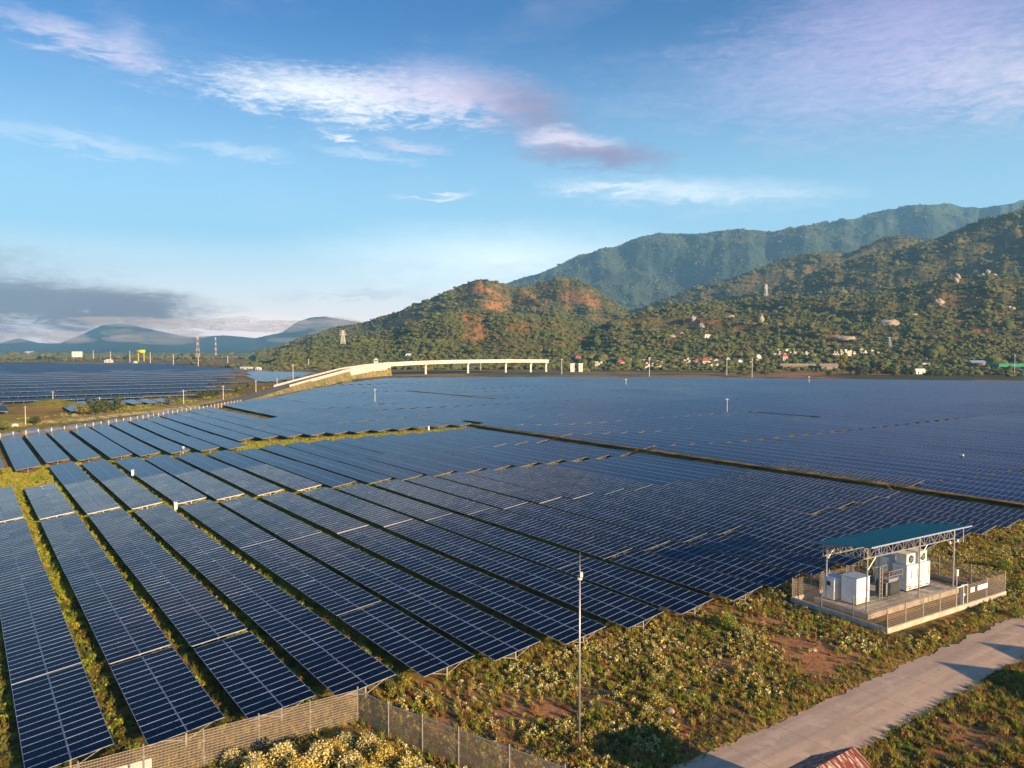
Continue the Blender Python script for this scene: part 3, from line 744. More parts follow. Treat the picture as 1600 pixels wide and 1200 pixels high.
def frame_parts(n, near):
    """purlins, end rafters with knee braces and posts, in the table's own frame (x along the row, y uphill)"""
    L = n*MODP/2; c, s = math.cos(TILT), math.sin(TILT)
    def T(x, y, dz): return (x, y*c-dz*s, PH+y*s+dz*c)
    pur = MB(); raf = MB(); post = []
    if near:
        for y in (-1.75, -0.6, 0.6, 1.75): pur.bar(T(-L+.3, y, -0.09), T(L-.3, y, -0.09), 0.05, 0.07)
    k = max(2, round(2*L/3.8)+1) if near else 2
    for i in range(k):
        x = -L+0.45+(2*L-0.9)*i/(k-1)
        raf.bar(T(x, -2.2, -0.18), T(x, 2.25, -0.18), 0.06, 0.10)
        p = MB(); p.bar((x, 0.0, -1.8), (x, 0.0, PH-0.2), 0.11, 0.11); post.append(p)
        raf.bar((x, 0.03, 0.45), T(x, 1.7, -0.2), 0.05, 0.05)
        raf.bar((x, -0.03, 0.45), T(x, -1.5, -0.2), 0.05, 0.05)
    return pur, raf, post
_cache = {}
def tbl_meshes(n, near):
    if (n, near) not in _cache:
        pur, raf, post = frame_parts(n, near)
        d = {'sheet': sheet_mb(n).mesh('panel_sheet', ['solar_glass_far', 'backsheet'])}
        if near:
            d['pur'] = pur.mesh('purlin', ['steel']); d['raf'] = raf.mesh('rafter_frame', ['steel'])
            d['post'] = [p.mesh('support_post', ['steel']) for p in post]
        else:
            for p in post: raf.v and None
            k = len(raf.v)
            for p in post:
                k = len(raf.v); raf.v += p.v; raf.f += [tuple(i+k for i in f) for f in p.f]; raf.m += p.m; raf.uv += p.uv
            d['raf'] = raf.mesh('support_frame', ['steel_dull'])
        _cache[(n, near)] = d
    return _cache[(n, near)]

ROWS = [4.9, 11.4, 17.6, 23.8, 30.5, 36.7, 43.5, 50.5, 57.2, 64.5, 71.3, 78.4, 85.5, 92.6, 99.8, 107, 114.1, 121.2, 128.3]
v = 136.9
while v < 720: ROWS.append(v); v += 7.1
BX = [(-200, 700), (0, 678), (20, 672), (60, 668), (100, 664), (150, 658), (250, 643), (330, 632), (430, 620), (500, 605), (540, 598), (600, 591), (850, 588.5), (1100, 590), (1600, 596), (1900, 600)]
BXx, BXy = zip(*BX)
FARM2 = [(-150, 570), (0, 569), (250, 568.5), (320, 572), (400, 578), (490, 582), (440, 592), (400, 597), (345, 592), (385, 601), (365, 609), (300, 619), (255, 631), (150, 632), (112, 642), (104, 641), (84, 626), (60, 626), (40, 640), (0, 652), (-150, 672)]
def inpoly(x, y, poly):
    c = False; j = len(poly)-1
    for i in range(len(poly)):
        xi, yi = poly[i]; xj, yj = poly[j]
        if (yi > y) != (yj > y) and x < (xj-xi)*(y-yi)/(yj-yi)+xi: c = not c
        j = i
    return c
def u0(v): return float(np.interp(v, [5, 11.5, 24, 30.7, 36.5, 43.5, 57, 64.5, 71, 90, 100, 140], [52.1, 51.6, 51.1, 50.6, 50.0, 49.3, 48.7, 48.4, 48.6, 48.3, 46.9, 45.4]))
tables = []     # u_near, u_far, v, row index, order along the row, farm
def add_run(a, b, v, k, q, lst):
    n = max(4, round((b-a)/MODP)); lst.append([a, a+n*MODP, v, k, q])
for k, v in enumerate(ROWS):
    only_far = v == 134.6
    segs = [(u0(v), 67.0), (67.25, 97.4), (97.75, 130.0), (131.9, 162.8)]
    if v < 15: u = 190.0
    elif v < 60: segs.append((163.5, 193)); u = 198.5
    elif v < 139: segs.append((163.5, float(np.interp(v, [60, 137], [196.5, 206])))); u = 216.0
    else: segs.append((163.5, 195)); u = 195.8
    c = 0
    while u < 760:
        e = u+31.3
        if v > 190 and u < 516 < e+2: segs.append((u, 508)); u = 521; continue
        segs.append((u, e)); u = e+(0.15 if c % 4 != 2 else 1.6); c += 1
    for q, (a, b) in enumerate(segs):
        if b-a < 6 or (only_far and a < 206): continue
        tables.append([a, b, v, k, q, 0])
keep = []
for a, b, v, k, q, f in tables:
    n = round((b-a)/MODP); b = a+n*MODP; m = P((a+b)/2, v, PH)
    px, py, z = proj(*m)
    far = P(b, v, PH); fx, fy, fz = proj(*far)
    if px < -260 or px > 1850 or py > 1500: continue
    if fy < np.interp(fx, BXx, BXy)-0.2: 
        # shorten the last table so that it stops at the boundary
        while n > 6:
            n -= 3; b = a+n*MODP; fx, fy, fz = proj(*P(b, v, PH))
            if fy >= np.interp(fx, BXx, BXy): break
        else: continue
    if 287 < (a+b)/2 < 363 and abs(v-93) < 2: continue
    if 330 < (a+b)/2 < 405 and abs(v-224) < 3.6: continue
    if 158 < (a+b)/2 < 200 and abs(v-255) < 3.6: continue
    keep.append([a, n, v, k, q, 0, z])
nmain = len(keep)
FARM2B = [(98, 641), (112, 624), (262, 621), (258, 631), (150, 633)]      # bright strip turned like the main field
FARM2C = [(385, 579), (490, 582), (445, 593), (402, 598), (380, 590)]
for v in np.arange(-60, 420, 7.1):
    for poly in (FARM2B, FARM2C):
        u = 330.0
        while u < 1300:
            px, py, z = proj(*P(u+15, v, PH)); px2, py2, _ = proj(*P(u+31, v, PH))
            if inpoly(px, py, poly) and inpoly(px2, py2, poly): keep.append([u, 31, float(v), 0, 0, 1, z])
            u += 31.6
FARM_BACK = []      # rows turned a quarter: their low edges with the posts face the camera
u = 372.0; c = 0
while u < 1900:
    for v in np.arange(-900, 420, 31.6):
        ok = True
        for vv in (v, v+15, v+31):
            px, py, z = proj(*P(u, vv, PH))
            if not inpoly(px, py, FARM2) or inpoly(px, py, FARM2B) or inpoly(px, py, FARM2C) or px < -140: ok = False
        if ok: FARM_BACK.append((u, float(v)))
    c += 1; u += 7.4 if c % 4 else 36.0
inframe = lambda t: -30 < proj(*P(t[0]+t[1]*0.5, t[2], PH))[0] < 1630
def size_of(t):
    z = t[6]; return (t[1]/z/z) * (1 if inframe(t) else 0.02)
keep.sort(key=size_of, reverse=True)
def tilt_of(a, n, v):
    s = float(fbm(a*0.022, v*0.03, 61, 3))-0.5; s2 = float(fbm(a*0.02+40, v*0.025, 64, 3))-0.5
    return R(2.8*s+rng.normal(0, 0.22)), R(1.2*s2+rng.normal(0, 0.07))
def table_dz(a, v, q=1):
    if q == 0 and v < 60: return 0.0
    return float(fbm(a*0.03, v*0.04, 5, 3)-0.5)*0.35+float(np.interp(v, [136, 136.9, 168], [0, 1.15, 0]))*(1 if a < 206 else 0)
def end_word(q): return ['at the front edge of the field', 'behind the front table', 'third from the front edge', 'fourth from the front edge, past the first cross gap', 'fifth from the front edge', 'sixth from the front edge', 'seventh from the front edge', 'eighth from the front edge'][min(q, 7)]
NEAR_MOD = 62
stuff_main, stuff_far = [], []
for i, t in enumerate(keep):
    a, n, v, k, q, farm, z = t
    if i < 300 and not farm:
        near = i < NEAR_MOD
        if k < 20 and q < 5:
            if q == 0: lab = f'dark blue solar table nearest the camera in the {ORD[k]} row from the left'
            elif q == 1: lab = f'long blue solar table directly behind the front one in the {ORD[k]} row from the left'
            else: lab = f'blue solar table, {ORD[q]} from the front edge in the {ORD[k]} row from the left'
            grp = 'tilted solar tables in rows over the field'
        else:
            if k >= 20: lab = f'solar table in the {ORD[k-20]} row beyond the black gap, {ORD[q]} from the near end'; grp = 'solar tables beyond the black diagonal gap'
            else: lab = f'distant solar table, {ORD[k]} row from the left, {ORD[q]} from the front edge'; grp = 'solar tables in the back of the left block'
        c = P(a+n*MODP/2, v, 0)
        root = thing('solar_table', lab, 'solar panels', c, ROWROT, grp)
        dt, dp = tilt_of(a, n, v)
        dz = table_dz(a, v, q)
        root.location.z = dz; root.rotation_euler = (0, dp, ROWROT)
        ms = tbl_meshes(n, near)
        if near:
            rot = Euler((TILT+dt, 0, 0)); M = rot.to_matrix()
            for r_ in (-1, 1):
                for j in range(n):
                    x = (j-(n-1)/2)*MODP; jig = Euler((rng.normal(0, 0.003), rng.normal(0, 0.003), 0)).to_matrix()
                    o = obj('solar_module', MOD, root)
                    o.location = M @ Vector((x, r_*HALF/2, 0))+Vector((0, 0, PH)); o.rotation_euler = (M @ jig).to_euler()
            obj('purlin', ms['pur'], root, rot=(dt, 0, 0)); obj('rafter_frame', ms['raf'], root, rot=(dt, 0, 0))
            for pm in ms['post']: obj('support_post', pm, root)
        else:
            obj('panel_sheet', ms['sheet'], root, loc=(0, 0, PH), rot=(TILT+dt, 0, 0))
            obj('support_frame', ms['raf'], root, rot=(dt, 0, 0))
    else: (stuff_far if farm else stuff_main).append(t)
print('tables', len(keep), 'main', nmain, 'stuff', len(stuff_main), len(stuff_far))
def bake_tables(name, lst, label):
    """all remaining tables as one mesh, built with numpy"""
    VV, FF, MM, UU = [], [], [], []; base = 0
    for a, n, v, k, q, farm, z in lst:
        ms = _cache.setdefault(('q', n), None)
        if ms is None:
            sh = sheet_mb(n); _, raf, post = frame_parts(n, False)
            for p in post:
                kk = len(raf.v); raf.v += p.v; raf.f += [tuple(i+kk for i in f) for f in p.f]; raf.m += p.m; raf.uv += p.uv
            ms = (np.array(sh.v), np.array(sh.f), np.array(sh.m), np.array(sh.uv), np.array(raf.v), np.array(raf.f), np.array(raf.uv)); _cache[('q', n)] = ms
        dt, dp = tilt_of(a, n, v); M = np.array(Euler((TILT+dt, dp, 0)).to_matrix())
        s = ms[0] @ M.T+np.array([0, 0, PH]); allv = np.concatenate([s, ms[4]])
        cz, sz = math.cos(ROWROT), math.sin(ROWROT); Rz = np.array([[cz, -sz, 0], [sz, cz, 0], [0, 0, 1]])
        c = P(a+n*MODP/2, v, table_dz(a, v))
        allv = allv @ Rz.T+np.array(c)
        VV.append(allv); FF.append(ms[1]+base); FF.append(ms[5]+base+len(ms[0]))
        MM.append(ms[2]); MM.append(np.ones(len(ms[5]), int)); UU.append(ms[3]+np.array([n*3.03*k*0+float(int(a))*1.01, int(v)*4.7])); UU.append(ms[6])
        base += len(allv)
    if not VV: return
    V_, F_, M_, U_ = map(np.concatenate, (VV, FF, MM, UU))
    me = bpy.data.meshes.new(name); me.vertices.add(len(V_)); me.vertices.foreach_set('co', V_.astype(np.float32).ravel())
    me.loops.add(F_.size); me.loops.foreach_set('vertex_index', F_.astype(np.int32).ravel())
    me.polygons.add(len(F_)); me.polygons.foreach_set('loop_start', np.arange(0, F_.size, 4, dtype=np.int32)); me.polygons.foreach_set('loop_total', np.full(len(F_), 4, np.int32))
    me.update(calc_edges=True); me.materials.append(MATS['solar_glass_far']); me.materials.append(MATS['backsheet'])
    me.polygons.foreach_set('material_index', M_.astype(np.int32))
    ul = me.uv_layers.new(name='UVMap'); ul.data.foreach_set('uv', U_.astype(np.float32).ravel())
    tag(obj(name, me), label, 'solar panels', kind='stuff')
bake_tables('distant_solar_tables', stuff_main, 'hundreds of far blue solar tables filling the middle distance')
bake_tables('distant_solar_tables', stuff_far, 'dark solar tables of the second farm at the left, beyond the embankment')

def back_rows():
    mb = MB(); L = 15.6; T2 = R(9); c_, s_ = math.cos(T2), math.sin(T2); ph = 1.7
    pts = [(-L, -2.35), (L, -2.35), (L, 2.35), (-L, 2.35)]
    q = [(x, y*c_, ph+y*s_) for x, y in pts]
    mb.face(q, 0, [(x+L, y+2.35) for x, y in pts]); mb.face([(a, b, c-.05) for a, b, c in reversed(q)], 1)
    for k in range(4):
        a, b = q[k], q[(k+1) % 4]; mb.face([(a[0], a[1], a[2]-.05), (b[0], b[1], b[2]-.05), b, a], 2)
    for i in range(8):
        x = -L+.5+(2*L-1)*i/7; mb.bar((x, -1.9, -.5), (x, -1.9, ph-.4), .22, mi=1)
    me = mb.mesh('solar_table_turned', ['solar_glass_shaded', 'backsheet', 'alu', 'steel'])
    # local x along V, low side towards the camera (-U)
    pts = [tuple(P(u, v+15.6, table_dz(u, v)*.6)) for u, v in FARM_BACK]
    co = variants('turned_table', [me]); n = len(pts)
    if n: scatter('turned_solar_tables', pts, np.ones(n), np.full(n, math.atan2(VY, VX)), co, 1, 0, 'turned solar tables in the second farm at the left, glass tinted dark for cloud shade', 'solar panels')
back_rows()

tb = MB()
for i in range(int((206-36)/2)):
    ua, ub = 36+i*2, 38+i*2; j = [(float(fbm(q*0.4, 2.0, 15, 3))-.5)*.5 for q in (ua, ub)]
    A = [(133.9+j[0]*.3, -.1), (134.2+j[0]*.3, 1.15), (152, .75), (168, -.1)]; B = [(133.9+j[1]*.3, -.1), (134.2+j[1]*.3, 1.15), (152, .75), (168, -.1)]
    for k_ in range(3): tb.face([P(ua, *A[k_]), P(ua, *A[k_+1]), P(ub, *B[k_+1]), P(ub, *B[k_])])
tb.face([P(206, 133.9, -.1), P(206, 168, -.1), P(206, 152, .75), P(206, 134.2, 1.15)])
struct(part('terrace_bank', tb, ['ground'], None))
# string boxes standing at table ends
def box_thing(px, py, label):
    p = W(px, py, 0.0); r = thing('inverter_box', label, 'cabinet', p, ROWROT, 'white inverter boxes between the tables')
    b = MB(); b.box((0, 0, 1.25), (0.9, 0.45, 1.1)); part('cabinet_body', b, ['white_paint'], r)
    b = MB(); b.bar((-0.35, 0, 0), (-0.35, 0, 0.7), 0.06); b.bar((0.35, 0, 0), (0.35, 0, 0.7), 0.06); part('stand', b, ['steel'], r)
    b = MB(); b.box((0, 0, 1.83), (1.0, 0.6, 0.05)); part('rain_hood', b, ['alu'], r)
for px, py, l in ((274, 802, 'white inverter box nearest the camera, beside the end of a left table'), (207, 748, 'white inverter box in the grass lane above the nearest box'),
                  (286, 709, 'white inverter box at the far cross gap at the left'), (669, 675, 'white inverter box standing at the yellow grass strip'),
                  (1502, 722, 'tiny white box far right among the tables')):
    box_thing(px, py, l)

# ------------------------------------------------------------------ weeds, shrubs
def leaf_cluster(name, seed, n, rad, hgt, leaf, mats, top=0.0, blades=0, bh=0.5, stems=0):
    r = np.random.default_rng(seed); mb = MB()
    for k in range(n):
        a = r.uniform(0, 6.283); q = math.sqrt(r.uniform(0, 1)); z = r.uniform(0.05, 1)
        rr = rad*q*math.sqrt(max(0.05, 1-(z*0.9)**2)); c = Vector((rr*math.cos(a), rr*math.sin(a), hgt*z))
        c += Vector((r.normal(0, .04), r.normal(0, .04), r.normal(0, .04)))*rad*2
        L = leaf*r.uniform(.6, 1.4); d = Vector((r.normal(), r.normal(), r.normal()*0.8+0.5)).normalized()
        e = d.orthogonal().normalized(); e = (Matrix.Rotation(r.uniform(0, 6.28), 3, d) @ e)*L*0.33; d = d*L
        mi = 1 if (top and r.random() < top*(0.4+z)) else 0
        mb.face([c-d*0.5, c+e, c+d*0.5, c-e], mi)
    for k in range(blades):
        a = r.uniform(0, 6.283); q = r.uniform(0, rad); c = Vector((q*math.cos(a), q*math.sin(a), 0)); h = bh*r.uniform(.5, 1.2)
        t = c+Vector((r.normal()*h*.35, r.normal()*h*.35, h)); w = Vector((math.cos(a+1.6), math.sin(a+1.6), 0))*0.018
        mb.face([c-w, c+w, t], len(mats)-1)
    for k in range(stems):
        a = r.uniform(0, 6.283); mb.bar((0, 0, -0.1), (rad*.5*math.cos(a), rad*.5*math.sin(a), hgt*.6), 0.03, 0.03, len(mats)-1)
    return mb.mesh(name, mats)
TUFT = variants('grass_tuft', [leaf_cluster('tuft', 200+i, 0, 0.16, .1, .1, [m], 0, 34, 0.42) for i, m in enumerate(['straw', 'straw', 'leaf_green', 'leaf_green', 'rust_weed'])])
WEED = variants('weed', [leaf_cluster('weed', 230+i, 42, 0.30, 0.26, .13, [m, m2], .25, 8, .35) for i, (m, m2) in enumerate([('leaf_dark', 'leaf_mid'), ('leaf_mid', 'leaf_green'), ('leaf_dark', 'rust_weed'), ('rust_weed', 'straw'), ('leaf_mid', 'straw')])])
CREAM = variants('flowering_weed', [leaf_cluster('flowering_weed', 260+i, 70, 0.27, 0.38, .125, [m1, m2], .62, 4, .3) for i, (m1, m2) in enumerate([('leaf_dark', 'leaf_cream'), ('leaf_mid', 'leaf_cream'), ('leaf_mid', 'leaf_yellow')])])
LANE = variants('lane_grass', [leaf_cluster('lane_grass', 290+i, 50, 0.5, 0.40, .2, [m, m2], .4, 30, .6) for i, (m, m2) in enumerate([('leaf_green', 'leaf_green'), ('leaf_green', 'straw'), ('leaf_mid', 'leaf_green'), ('rust_weed', 'leaf_mid'), ('leaf_dark', 'leaf_mid')])])
def open_ok(u, v, m=0.3):
    ok = (u < 52.0) & ((u > ROAD_U1+m) | (u < ROAD_U0-m))
    ok &= ~((u > 34.0) & (u < 47.3) & (v > 67.8) & (v < 90.2))
    ok &= ~((u > 19.5) & (u < 26.5) & (v > 34) & (v < 41))
    return ok
def scat_open(name, n, coll, nv, smin, smax, thr=None, seed=1, k=0.35, label='', region=(12, 52, -8, 150), cat='weeds', m=0.3, idxw=None, bare=True):
    u = rng.uniform(region[0], region[1], n); v = rng.uniform(region[2], region[3], n)
    ok = open_ok(u, v, m)
    x = UX*u+VX*v; y = UY*u+VY*v
    px, py, zz = proj(x, y, 0.0)
    ok &= (zz > 20) & (px > -150) & (px < 1750) & (py < 1320)
    if thr is not None: ok &= fbm(u*k, v*k, seed, 4) > thr+rng.uniform(-.05, .05, n)
    if bare:
        sb = np.zeros(n)
        for qx, qy, r_ in ((1262, 1024, 2.6), (1140, 1040, 1.9), (1290, 1050, 2.0), (930, 1090, 1.6), (690, 1130, 1.4), (860, 1110, 1.8), (1230, 1005, 1.3)):
            c = W(qx, qy); sb = np.maximum(sb, np.clip(1.5-np.hypot(x-c.x, y-c.y)/r_, 0, 1))
        ok &= rng.random(n) > sb*0.93
        ok &= rng.random(n) > np.clip((fbm(x*0.16, y*0.16, 33, 4)-0.56)*9, 0, 1)*0.7
    x, y = x[ok], y[ok]; s = rng.uniform(smin, smax, len(x))
    idx = None
    if idxw is not None: idx = rng.choice(len(idxw), len(x), p=np.array(idxw)/sum(idxw))
    return scatter(name, np.stack([x, y, ground_h(x, y)-0.02], -1), s, rng.uniform(0, 6.28, len(x)), coll, nv, 0.2, label, cat, idx)
scat_open('dry_grass', 30000, TUFT, 5, .55, 1.25, label='dry straw and green grass covering the open ground before the panels', cat='grass')
scat_open('weeds', 26000, WEED, 5, .5, 1.25, .38, 3, .3, label='low green and rusty weeds over the open ground', cat='weeds')
scat_open('flowering_weeds', 8000, CREAM, 3, .6, 1.3, .54, 12, .22, label='cream flowering weeds dotting the open ground beside the road', cat='weeds', region=(32.5, 50, 16, 150))
scat_open('flowering_weeds', 2600, CREAM, 3, .5, 1.0, .40, 15, .5, label='scattered small pale weeds over the open ground', cat='weeds', region=(33, 50, 16, 120))
scat_open('verge_grass', 9000, TUFT, 5, .35, .8, label='short grass along both edges of the road', cat='grass', region=(25.5, 34.2, 0, 120), m=-0.25, bare=False, idxw=[3, 3, 3, 2, 1])
def lanes():
    pts = []
    n = 9000
    u = rng.uniform(51.5, 200, n); k = rng.integers(-1, 12, n); w = rng.uniform(0, 1, n)
    vr = np.array([-0.9]+ROWS[:12])[k+1]
    v = vr+2.1+w*2.4
    ok = rng.random(n) < np.clip(1.7-(u-52)/150, 0.3, 1)*np.clip(1.5-vr/90, 0.25, 1)
    u, v = u[ok], v[ok]; pts.append((u, v))
    for uc, w_ in ((130.9, 0.8),):
        n = 700; pts.append((rng.uniform(uc-w_, uc+w_, n), rng.uniform(0, 75, n)))
    n = 3400; pts.append((rng.uniform(198, 215.5, n), rng.uniform(58, 137, n)))
    n = 900; pts.append((rng.uniform(163.5, 189, n), rng.uniform(-2, 15, n)))
    u = np.concatenate([p[0] for p in pts]); v = np.concatenate([p[1] for p in pts])
    x = UX*u+VX*v; y = UY*u+VY*v; px, py, zz = proj(x, y, 0)
    ok = (px > -80) & (px < 1650) & (py < 1260); x, y, u, v = x[ok], y[ok], u[ok], v[ok]
    g = fbm(u*0.09, v*0.2, 55, 3)
    br = np.clip((u-62)/50, 0, 1)*0.55+g*0.8
    idx = np.where(br > 0.62, rng.choice([0, 1, 2], len(u), p=[.45, .35, .2]), rng.choice([2, 3, 4], len(u), p=[.35, .3, .35]))
    scatter('lane_grass', np.stack([x, y, np.zeros(len(x))-0.03], -1), rng.uniform(.5, 1.15, len(x)), rng.uniform(0, 6.28, len(x)), LANE, 5, .15,
            'yellow green grass and weeds in the lanes between the solar tables', 'grass', idx)
lanes()
# shrubs one can tell apart
SHRUBS = [leaf_cluster('shrub', 300+i, 1000, 0.85, 1.1, .11, [m, m2, 'bark'], .5, 0, 0, 9) for i, (m, m2) in enumerate([('leaf_yellow', 'leaf_cream'), ('leaf_yellow', 'leaf_yellow'), ('leaf_mid', 'leaf_cream'), ('leaf_mid', 'leaf_green')])]
def shrub(px, py, s, kind, label, group=None):
    p = W(px, py, 0.0); p.z = gh(p.x, p.y)
    o = obj('shrub', SHRUBS[kind], None, p, (0, 0, rng.uniform(0, 6.28)), (s, s, s*rng.uniform(.8, 1.05)))
    tag(o, label, 'shrub', group)
for si, (px, py, s, k) in enumerate(sorted(((362, 1196, .9, 0), (398, 1206, 1.1, 0), (440, 1200, 1.15, 0), (468, 1222, 1.3, 1), (500, 1196, 1.25, 0), (520, 1180, .95, 1), (548, 1206, 1.2, 0), (575, 1176, 1.0, 0), (600, 1196, 1.1, 1), (640, 1215, 1.2, 0), (668, 1228, 1.1, 0), (540, 1168, .8, 2), (450, 1178, .8, 2), (575, 1226, 1.2, 1), (395, 1228, 1.2, 0)))):
    shrub(px, py, s, k, f'yellowish shrub, {ORD[si]} from the left in the clump before the wire fence corner', 'yellowish shrubs below the fence corner')
for px, py, s, k, l in ((1140, 985, 1.1, 3, 'broad green shrub near the ends of the tables, left of the fenced compound'), (1118, 978, .9, 3, 'green shrub just left of the broad one by the table ends'),
                        (1165, 998, .8, 2, 'pale flowering shrub right of the broad green shrub'), (1028, 1105, .8, 2, 'cream flowering shrub beside the pale boulder in the grass'),
                        (1012, 1118, .6, 2, 'small cream shrub below the bigger one by the boulder'), (1024, 1066, .6, 2, 'small cream shrub in the middle of the open grass'),
                        (1570, 890, 1.3, 3, 'dark green shrub behind the right corner of the fenced compound'), (1596, 925, 1.5, 3, 'large dark shrub at the right edge beside the compound fence'), (1590, 965, 1.0, 3, 'green shrub at the right edge near the road')):
    shrub(px, py, s, k, l)
# stones
def stone(px, py, s, label, seed):
    V, Fc = ICO2; d = 1+(fbm(V[:, 0]*1.6+seed, V[:, 1]*1.6+V[:, 2]*2, seed, 3)-0.5)*0.9
    mb = MB(); mb.v = [tuple(q) for q in V*d[:, None]*np.array([1, .8, .62])*s]; mb.f = list(Fc); mb.m = [0]*len(Fc); mb.uv = [(0, 0)]*3*len(Fc)
    p = W(px, py, 0); p.z = gh(p.x, p.y)+0.2*s
    tag(obj('stone', mb.mesh('stone', ['rock']), None, p, (0, 0, seed)), label, 'stone')
stone(1027, 1018, .42, 'squarish tan boulder in the grass below the table ends', 1)
stone(1046, 1112, .42, 'pale boulder beside the cream shrub, above the pole shadow', 2)
stone(1120, 1050, .30, 'small yellow stone on the bare earth patch', 3)
stone(738, 1094, .34, 'tan stone in the grass just right of the fence corner', 4)
stone(1272, 1018, .28, 'small stone on the bare patch left of the compound corner', 5)

# ------------------------------------------------------------------ fences
def wire_panel_mb(L, H, z0=0.05, vs_=0.06, hs=0.15, wv=0.012, wh=0.022, y=0.0):
    mb = MB(); n = int(L/vs_)
    for i in range(n+1):
        x = i*L/n; mb.bar((x, y, z0), (x, y, z0+H), wv, wv)
    m = int(H/hs)
    for j in range(m+1):
        z = z0+j*H/m; mb.bar((0, y-0.01, z), (L, y-0.01, z), wh, wh)
    return mb
def wire_fence(name, pts, H, label, spacing=3.3, group=None, sign=None, mesh_kw={}, net=False, cat='fence', z0=0.0):
    root = thing(name, label, cat, pts[0], 0, group); o = pts[0]
    for a, b in zip(pts[:-1], pts[1:]):
        L = (b-a).length; k = max(1, round(L/spacing)); ang = math.atan2(b.y-a.y, b.x-a.x); st = L/k
        pm = None
        for i in range(k+1):
            q = a+(b-a)*(i/k)-o
            if i < k or b is pts[-1]:
                p = MB(); p.tube((0, 0, -0.2), (0, 0, H+0.22), 0.045, n=8); p.box((0, 0, H*0.75), (0.22, 0.05, 0.05)); p.box((0, 0, H*0.28), (0.22, 0.05, 0.05))
                part('fence_post', p, ['steel'], root, loc=q, rot=(0, 0, ang))
            if i < k:
                if pm is None:
                    if net:
                        mb = MB(); mb.face([(0.04, 0, .03), (st-.04, 0, .03), (st-.04, 0, H), (.04, 0, H)], 0)
                        pm = mb.mesh('net_panel', ['net_cloth'])
                        mb2 = MB(); mb2.bar((0, 0, H), (st, 0, H), .05); mb2.bar((0, 0, .04), (st, 0, .04), .04); rail = mb2.mesh('rail', ['steel'])
                    else: pm = wire_panel_mb(st, H, **mesh_kw).mesh('wire_panel', ['fence_wire'])
                w = obj('net_panel' if net else 'wire_panel', pm, root, loc=q, rot=(0, 0, ang))
                if net: obj('rail', rail, w)
    if sign:
        for (x, w_, zc, h_) in sign:
            a = pts[0]; d = (pts[1]-a).normalized(); ang = math.atan2(d.y, d.x)
            b = MB(); b.box((0, 0.06, 0), (w_, 0.02, h_)); part('sign_board', b, ['white_paint'], root, loc=(a+d*x-o)+Vector((0, 0, zc)), rot=(0, 0, ang+math.pi))
    return root
FU = 48.7
corner = P(FU, 21.9)
wire_fence('wire_fence', [corner, P(FU+.8, -12)], 2.25, 'welded wire fence crossing in front of the first solar rows, lower left', 3.55, sign=[(15.0, 1.15, 1.15, .62), (13.7, 1.15, 1.15, .62)], mesh_kw=dict(vs_=0.075, hs=0.17, wv=0.013, wh=0.022))
wire_fence('net_fence', [corner, P(45.4, 22.6), P(39.8, 24.6), P(32.6, 27.2)], 2.3, 'netting fence with steel posts running from the corner to the lower right', 3.15, net=True)

# ------------------------------------------------------------------ lamp pole
def pole_thing(loc, H, r, label, name='light_pole', fixture=True, mat='steel', cat='pole', group=None):
    root = thing(name, label, cat, loc, 0, group)
    b = MB(); b.tube((0, 0, -0.1), (0, 0, H), r, r*0.55, 10); part('pole_shaft', b, [mat], root, True)
    b = MB(); b.box((0, 0, 0.1), (r*5, r*5, 0.22)); part('foot_block', b, ['concrete'], root)
    if fixture:
        b = MB(); b.tube((0, 0, H), (0, 0, H+0.9), 0.02, 0.01, 6); part('lightning_rod', b, [mat], root)
        b = MB(); b.box((0.1, -0.08, H-0.55), (0.16, 0.2, 0.3)); b.tube((0, 0, H-.9), (0, 0, H-.8), .16, n=8); part('camera_head', b, ['white_paint'], root)
    return root
pole_thing(W(905, 1165), 11.9, 0.085, 'tall slim grey steel pole standing in the open grass, centre foreground')

